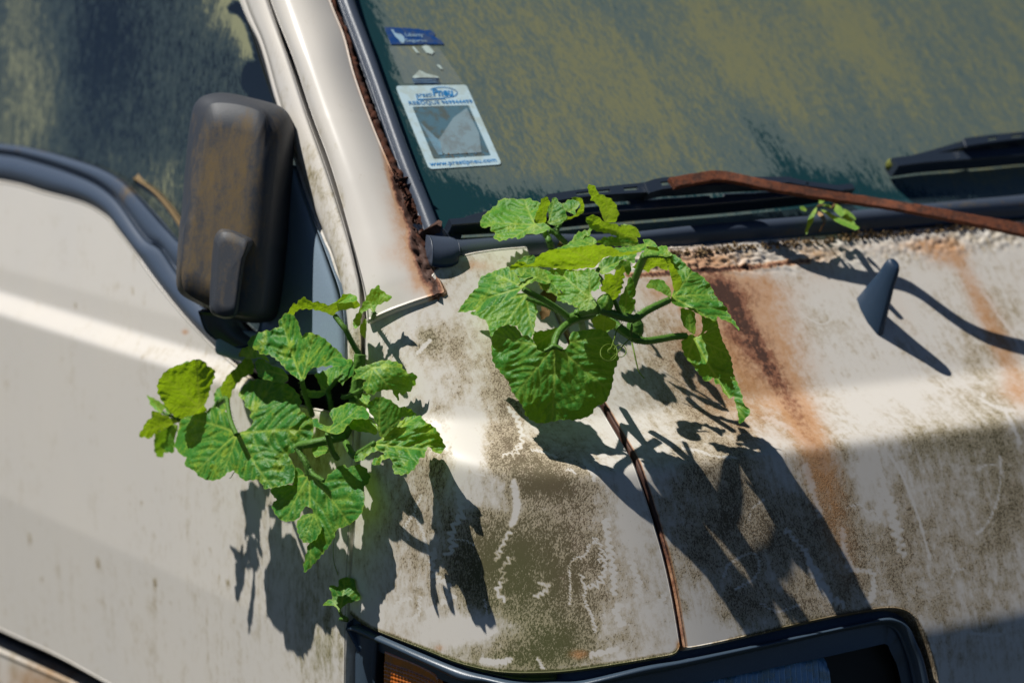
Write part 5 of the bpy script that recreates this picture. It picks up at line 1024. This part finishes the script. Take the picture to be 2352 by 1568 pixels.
# the long yellow-green leaf seen from below
RL(px('E', 340, 545, 370, 470, 480, 400, 650, 380, 822, 350, 832, 400, 802, 490, 742, 462, 650, 445, 570, 540, 480, 610, 380, 632), px('E', 345, 600), px('E', 820, 370), .09, (-.1, .6, .75), tone=.5, puck=1.4)
RL(px('E', 540, 560, 640, 455, 752, 470, 772, 560, 742, 645, 690, 600, 600, 590), px('E', 570, 600), px('E', 750, 480), .07, (.05, 0, 1), tone=.1)
RL(px('D', 735, 1192, 760, 1120, 870, 1062, 950, 1090, 1020, 1100, 1092, 1002, 1200, 940, 1310, 910, 1450, 900, 1700, 870, 1880, 855, 2050, 890, 2132, 940, 'E', 520, 300, 600, 345, 700, 340, 905, 327, 820, 362, 700, 385, 600, 400, 450, 402, 370, 462, 332, 502, 280, 552, 200, 546, 0, 580, 'D', 1680, 1185, 1500, 1180, 1300, 1150, 1100, 1132, 900, 1142, 800, 1165), px('E', 330, 510), px('D', 760, 1180), .135, (0, -.40, .62), under=True, mat=M_YOUNG, tone=1.0, puck=.8, droop=-.1)
RL(px('E', 500, 312, 560, 290, 660, 280, 820, 258, 880, 240, 950, 238, 975, 285, 905, 330, 700, 342, 600, 350), px('E', 900, 300), px('E', 520, 312), .14, (-.1, .85, .45), tone=.2)
# leaf draped over the vine to the right
RL(px('E', 780, 545, 850, 480, 930, 415, 1100, 405, 1222, 440, 1252, 560, 1190, 572, 1122, 532, 1060, 542, 990, 604, 940, 572, 890, 572), px('E', 930, 410), px('E', 1000, 590), .10, (.1, -.35, .9), under=True, mat=M_YOUNG, tone=.8)
RL(px('E', 925, 180, 980, 175, 1045, 190, 1112, 262, 1080, 275, 1000, 270, 960, 260), px('E', 960, 260), px('E', 1090, 230), .12, (-.2, .7, .6), tone=.2)
RL(px('E', 930, 412, 940, 330, 965, 300, 1050, 272, 1150, 270, 1222, 255, 1252, 312, 1302, 382, 1240, 402, 1110, 392, 1010, 400), px('E', 930, 405), px('E', 1290, 370), .118, (0, .6, .75), mat=M_YOUNG, tone=.9, puck=1.6)
# right-hand leaf
RL(px('E', 1220, 400, 1290, 362, 1400, 420, 1500, 520, 1560, 582, 1660, 630, 1740, 700, 1800, 770, 1842, 850, 1872, 920, 1930, 980, 2010, 1060, 2040, 1140, 2100, 1220, 2165, 1320, 2172, 1370, 2130, 1312, 2050, 1252, 1960, 1222, 1895, 1182, 1872, 1242, 1780, 1202, 1700, 1172, 1600, 1122, 1500, 1072, 1400, 1052, 1310, 1012, 1290, 960, 1302, 900, 1332, 822, 1310, 700, 1262, 580, 1232, 470), px('E', 1310, 930), px('E', 2120, 1290), .125, (.15, .55, .8), tone=.35, puck=1.5, spread=.85)
RL(px('E', 1232, 420, 1270, 440, 1310, 500, 1400, 640, 1432, 740, 1400, 830, 1340, 850, 1310, 760, 1290, 640, 1250, 520), px('E', 1320, 880), px('E', 1245, 430), .135, (.3, .0, .95), under=True, mat=M_YOUNG, tone=.4, spread=.4)
RL(px('E', 960, 800, 1020, 710, 1100, 698, 1172, 702, 1232, 760, 1292, 850, 1282, 940, 1240, 912, 1150, 862, 1060, 822), px('E', 1285, 930), px('E', 970, 790), .13, (-.1, .25, .95), tone=.4, mat=M_YOUNG)
# low hanging leaf on the right
RL(px('J', 40, 230, 100, 240, 175, 270, 192, 380, 185, 500, 150, 490, 100, 450, 60, 400, 35, 310), px('J', 150, 520), px('J', 100, 235), .085, (0, .1, 1), tone=.5)
RL(px('J', 250, 310, 310, 330, 410, 360, 428, 430, 380, 470, 300, 470, 250, 520, 200, 540, 262, 460), px('J', 200, 530), px('J', 410, 370), .08, (.15, 0, 1), tone=.2)
RL(px('J', 40, 580, 100, 530, 150, 500, 200, 530, 262, 500, 330, 460, 428, 440, 470, 560, 520, 660, 560, 750, 582, 880, 600, 950, 640, 1040, 680, 1150, 690, 1220, 762, 1302, 720, 1370, 650, 1435, 630, 1320, 600, 1200, 590, 1150, 540, 1165, 480, 1100, 440, 1015, 400, 1030, 380, 960, 300, 995, 240, 930, 200, 880, 160, 820, 100, 760, 60, 680), px('J', 175, 535), px('J', 680, 1380), .085, (.0, .45, .85), tone=.45, puck=1.6, fold=.15, spread=.8)
# young leaves round the growing tip
RL(px('T5', 1385, 290, 1480, 280, 1600, 292, 1690, 280, 1742, 312, 1752, 380, 1730, 420, 1690, 432, 1722, 500, 1722, 532, 1640, 552, 1580, 522, 1530, 502, 1472, 482, 1482, 442, 1512, 430, 1450, 392), px('T5', 1690, 470), px('T5', 1400, 300), .145, (-.2, .45, .85), mat=M_YOUNG, tone=.5, teeth=6, per=14, puck=1.6)
RL(px('T5', 1755, 420, 1772, 360, 1790, 310, 1830, 318, 1865, 290, 1910, 265, 1902, 370, 1880, 440, 1832, 492, 1800, 445), px('T5', 1830, 480), px('T5', 1900, 280), .145, (.1, -.15, .95), under=True, mat=M_YOUNG, tone=1.0, teeth=6, per=14)
RL(px('T5', 1690, 620, 1740, 580, 1800, 590, 1860, 640, 1800, 690, 1740, 690), px('T5', 1780, 590), px('T5', 1770, 690), .11, (0, .25, .95), mat=M_YOUNG, tone=.3, fold=.3)
# flower bud
bc = CC+rays(px('T5', 1782, 500)[0])*(float(rdepth(px('T5', 1782, 500)[0]))-.212)
V = []; Fc = []; nr, nc = 14, 30
axb = CU*.8+CR*.25+CT*.3; axb /= np.linalg.norm(axb); s1 = np.cross(axb, CT); s1 /= np.linalg.norm(s1); s2 = np.cross(axb, s1)
for i in range(nr):
    f = i/(nr-1); r_ = .0092*math.sin(math.pi*min(1, .12+f*.88))**.7*(1 if f < .6 else 1-.25*(f-.6))
    for j in range(nc):
        th = 2*math.pi*j/nc+f*.7; V.append(bc+axb*(f-.5)*.022+(s1*math.cos(th)+s2*math.sin(th))*r_*(1+.10*math.cos(5*th)))
Fc = [(i*nc+j, i*nc+(j+1) % nc, (i+1)*nc+(j+1) % nc, (i+1)*nc+j) for i in range(nr-1) for j in range(nc)]+[tuple(range(nc))[::-1], tuple((nr-1)*nc+j for j in range(nc))]
bd = mesh('flower_bud', V, Fc, PR, M_YOUNG, True, dict(vein=[.5*(1+math.cos(5*(2*math.pi*(k % nc)/nc+(k//nc)/(nr-1)*.7)))*.6 for k in range(nr*nc)], tone=[.6]*(nr*nc), age=[0]*(nr*nc))); bd['label'] = 'closed green flower bud'
# stems, vine, tendrils
stem(PR, px('T5', 1250, 412, 1320, 450, 1400, 492, 1480, 545, 1550, 600), [.10, .095, .08, .06], [.0042, .0045, .005])
stem(PR, px('T5', 1452, 785, 1470, 720, 1500, 675, 1560, 625, 1650, 592, 1710, 575), [.086, .088, .085, .08], [.0055, .0056, .006])
stem(PR, px('T5', 1390, 815, 1420, 802, 1452, 785, 1508, 806), [.084, .088, .090], [.0028, .004, .0028], hairs=40)
stem(PR, px('T5', 1600, 560, 1620, 600, 1645, 690), [.09, .07, .04], [.0050, .0050])
stem(PR, px('T5', 1560, 600, 1640, 570, 1740, 555, 1780, 545), [.06, .09, .12, .14], [.006, .006, .005], name='vine')
stem(PR, px('T5', 1740, 545, 1800, 565, 1880, 590, 1965, 608), [.14, .13, .12], [.0064, .0064, .0066], name='vine')
stem(PR, px('T5', 1700, 590, 1800, 615, 1850, 645, 1900, 680, 1960, 720, 2000, 742), [.07, .09, .10], [.0064, .0070, .0066], name='vine')
stem(PR, px('T5', 1960, 610, 2000, 590, 2040, 560, 2100, 528, 2200, 482), [.12, .125, .125], [.0058, .0055, .0050], hairs=260)
stem(PR, px('T5', 1990, 742, 2050, 750, 2150, 736, 2230, 722, 2310, 716), [.10, .095, .085], [.0056, .0052, .0048], hairs=300)
stem(PR, px('T5', 1960, 400, 1985, 330, 2005, 280, 2040, 190), [.06, .085, .11], [.0058, .0056, .0060])
stem(PR, px('T5', 1890, 600, 1870, 550, 1840, 480), [.125, .135, .145], [.0038, .003])
stem(PR, px('T5', 1700, 480, 1730, 520, 1760, 550), [.145, .142, .14], [.0028, .003])
stem(PR, px('D', 1180, 690, 1220, 760, 1255, 840, 1280, 930), [.06, .065, .05], [.0048, .0050, .0052], hairs=220)
stem(PR, px('D', 1240, 670, 1310, 700, 1380, 760, 1450, 830), [.06, .06, .05], [.0044, .0044])
stem(PR, px('D', 1380, 590, 1350, 640, 1340, 690), [.05, .05, .05], [.003, .003])
stem(PR, px('E', 920, 415, 1010, 398, 1120, 395, 1230, 405, 1300, 380), [.122, .125, .125], [.0030, .0026, .002])
stem(PR, px('T5', 1480, 560, 1400, 520, 1320, 490, 1270, 470), [.05, .05, .05], [.0030, .0030])
stem(PR, px('E', 345, 560, 330, 620, 380, 690, 420, 760), [.135, .12, .1], [.0030, .0034])
fz = CC+rays(px('T5', 1980, 660)[0])*(float(rdepth(px('T5', 1980, 660)[0]))-.105)
tube('young_fruit', [fz+CU*.012, fz+CU*.004, fz-CU*.006, fz-CU*.015], [.005, .0095, .0095, .005], PR, M_STEM, n=20, k=16, hairs=260, hlen=.003)['label'] = 'downy swelling fruit under the stem joint'
def tendril(p, o, r=.0011): return stem(PR, p, o, [r, r, r*.7], name='tendril', mat=M_TENDRIL, hairs=0, k=7, n=90, ridges=0)
def arc(c, r, a0, a1, n=16):
    a = np.radians(np.linspace(a0, a1, n)); return np.stack([c[0]+r*np.cos(a), c[1]+r*np.sin(a)], -1)
tendril(np.vstack([px('T5', 1895, 640, 1860, 680, 1845, 730, 1825, 790), px('T5', 1808, 810)]), [.12, .13, .13])
tendril(arc(px('T5', 1805, 820)[0], 20, -60, 330, 30)+np.linspace(0, 3, 30)[:, None], [.13, .132, .128], .0009)
tendril(np.vstack([arc(px('T5', 1822, 815)[0], 7, 40, 330, 14), arc(px('T5', 1882, 815)[0], 14, 180, 520, 24)]), [.128, .13, .132], .0008)
tendril(px('T5', 1945, 735, 1905, 775, 1870, 820, 1820, 868), [.11, .125, .13], .0010)
tendril(px('T5', 1958, 640, 1960, 690, 1958, 750, 1975, 830, 1990, 900, 2005, 950, 2040, 992), [.12, .13, .12], .0013)
tendril(px('T5', 1955, 660, 1950, 700, 1965, 732, 2008, 735), [.12, .13, .13], .0014)
# dry leaf remains at the foot
for q in (px('T5', 1360, 440, 1420, 400, 1470, 440, 1450, 520, 1400, 600, 1360, 590, 1370, 520), px('D', 1330, 870, 1400, 790, 1440, 820, 1475, 830, 1420, 870)):
    o = leaf(PR, q, q[0], q[3], .015 if q[0][1] > 640 else .03, (0, .3, .95), tone=0, mat=M_DRY, teeth=5, wave=1.5, vein=0); o.name = 'withered_leaf'

# ---- fallen sprig on the windscreen rubber ---------------------------------------------------------
c0 = px('K', 1010, 490)[0]
sb_ = hit(c0[None], W_(-.02))[0]
SPR = root('fallen_sprig', 'fallen leafy sprig lying on the rubber below the rusty wiper arm', 'sprig', sb_)
def sleaf(pts, base, tip, off, nrm, mat=None, **k):
    """leaf on the windscreen rubber: distance taken from the glass"""
    o = leaf(SPR, pts, base, tip, off, nrm, mat=mat or M_YOUNG, teeth=.6, puck=.4, wave=.15, spread=.3, tone=.5, **k); return o
sleaf(px('K', 960, 510, 900, 570, 830, 680, 780, 780, 765, 880, 735, 980, 740, 1040, 770, 1040, 800, 960, 850, 870, 900, 790, 910, 700, 960, 590), px('K', 975, 515), px('K', 750, 1030), .05, (-.2, .6, .7))
sleaf(px('K', 1040, 570, 1120, 640, 1220, 720, 1320, 790, 1450, 860, 1600, 920, 1720, 965, 1800, 920, 1760, 890, 1600, 800, 1500, 760, 1350, 700, 1200, 620, 1090, 570), px('K', 1040, 570), px('K', 1780, 930), .05, (0, .6, .75))
sleaf(px('K', 1310, 450, 1290, 560, 1350, 640, 1450, 720, 1600, 800, 1700, 890, 1710, 830, 1600, 700, 1500, 600, 1420, 500), px('K', 1310, 450), px('K', 1700, 880), .045, (-.1, .6, .75))
sleaf(px('K', 1490, 550, 1560, 580, 1640, 640, 1720, 730, 1710, 770, 1640, 720, 1560, 680, 1500, 620), px('K', 1490, 550), px('K', 1715, 760), .045, (.1, .5, .8))
sleaf(px('K', 1000, 450, 1010, 380, 1060, 335, 1150, 350, 1120, 400, 1060, 450), px('K', 1010, 460), px('K', 1140, 350), .055, (0, .6, .75))
sleaf(px('K', 630, 510, 700, 500, 760, 560, 750, 600, 690, 590, 640, 560), px('K', 760, 570), px('K', 635, 520), .04, (0, .3, .9), mat=M_LEAF)
sleaf(px('K', 1070, 470, 1150, 470, 1230, 490, 1240, 520, 1150, 510, 1080, 500), px('K', 1070, 480), px('K', 1235, 505), .045, (0, .5, .8), mat=M_LEAF)
o = sleaf(px('K', 960, 610, 1020, 610, 1090, 660, 1140, 740, 1145, 810, 1090, 820, 1040, 740, 980, 660), px('K', 965, 615), px('K', 1130, 810), .045, (0, .6, .7), mat=mat_plain('tan_dead_leaf', (.42, .27, .13), .8, .2)); o.name = 'dead_leaf'
tube('stem', CC+rays(px('K', 1130, 810, 1080, 870, 1040, 960, 1010, 1000))*(rdepth(px('K', 1130, 810, 1080, 870, 1040, 960, 1010, 1000))-np.array([.04, .03, .015, .005]))[:, None], [.0010, .0009], SPR, M_DRY, n=14, k=6)
tube('stem', CC+rays(px('K', 980, 500, 1100, 480, 1240, 540, 1310, 460))*(rdepth(px('K', 980, 500, 1100, 480, 1240, 540, 1310, 460))-.045)[:, None], [.0014, .0012], SPR, M_DRY, n=18, k=6)

# ---- soil and litter caught along the rubber ------------------------------------------------------------
V, Fc = [], []; rl = np.random.default_rng(11)
line = resample(px('F', 1500, 588, 1700, 570, 1860, 556, 1950, 545, 2100, 533, 2352, 512), 400)
for k in range(900):
    q = line[rl.integers(0, 400)]+rl.normal(0, [6, 4.5]); P0_ = hit_loft(q[None])[0]; r_ = rl.uniform(.0008, .0032)
    if 1900 < q[0] < 2010: r_ *= 1.35
    o_ = len(V); c = P0_+np.array([0, -.6, .8])*r_*.5
    for _ in range(5): V.append(c+rl.normal(0, .6, 3)*r_)
    Fc += [(o_, o_+1, o_+2), (o_, o_+2, o_+3), (o_, o_+3, o_+4), (o_, o_+4, o_+1), (o_+1, o_+3, o_+2), (o_+1, o_+4, o_+3)]
lt = mesh('leaf_litter', V, Fc, None, M_SOIL, False); lt['kind'] = 'stuff'; lt['label'] = 'brown soil crumbs and litter caught below the windscreen rubber'; lt['category'] = 'litter'
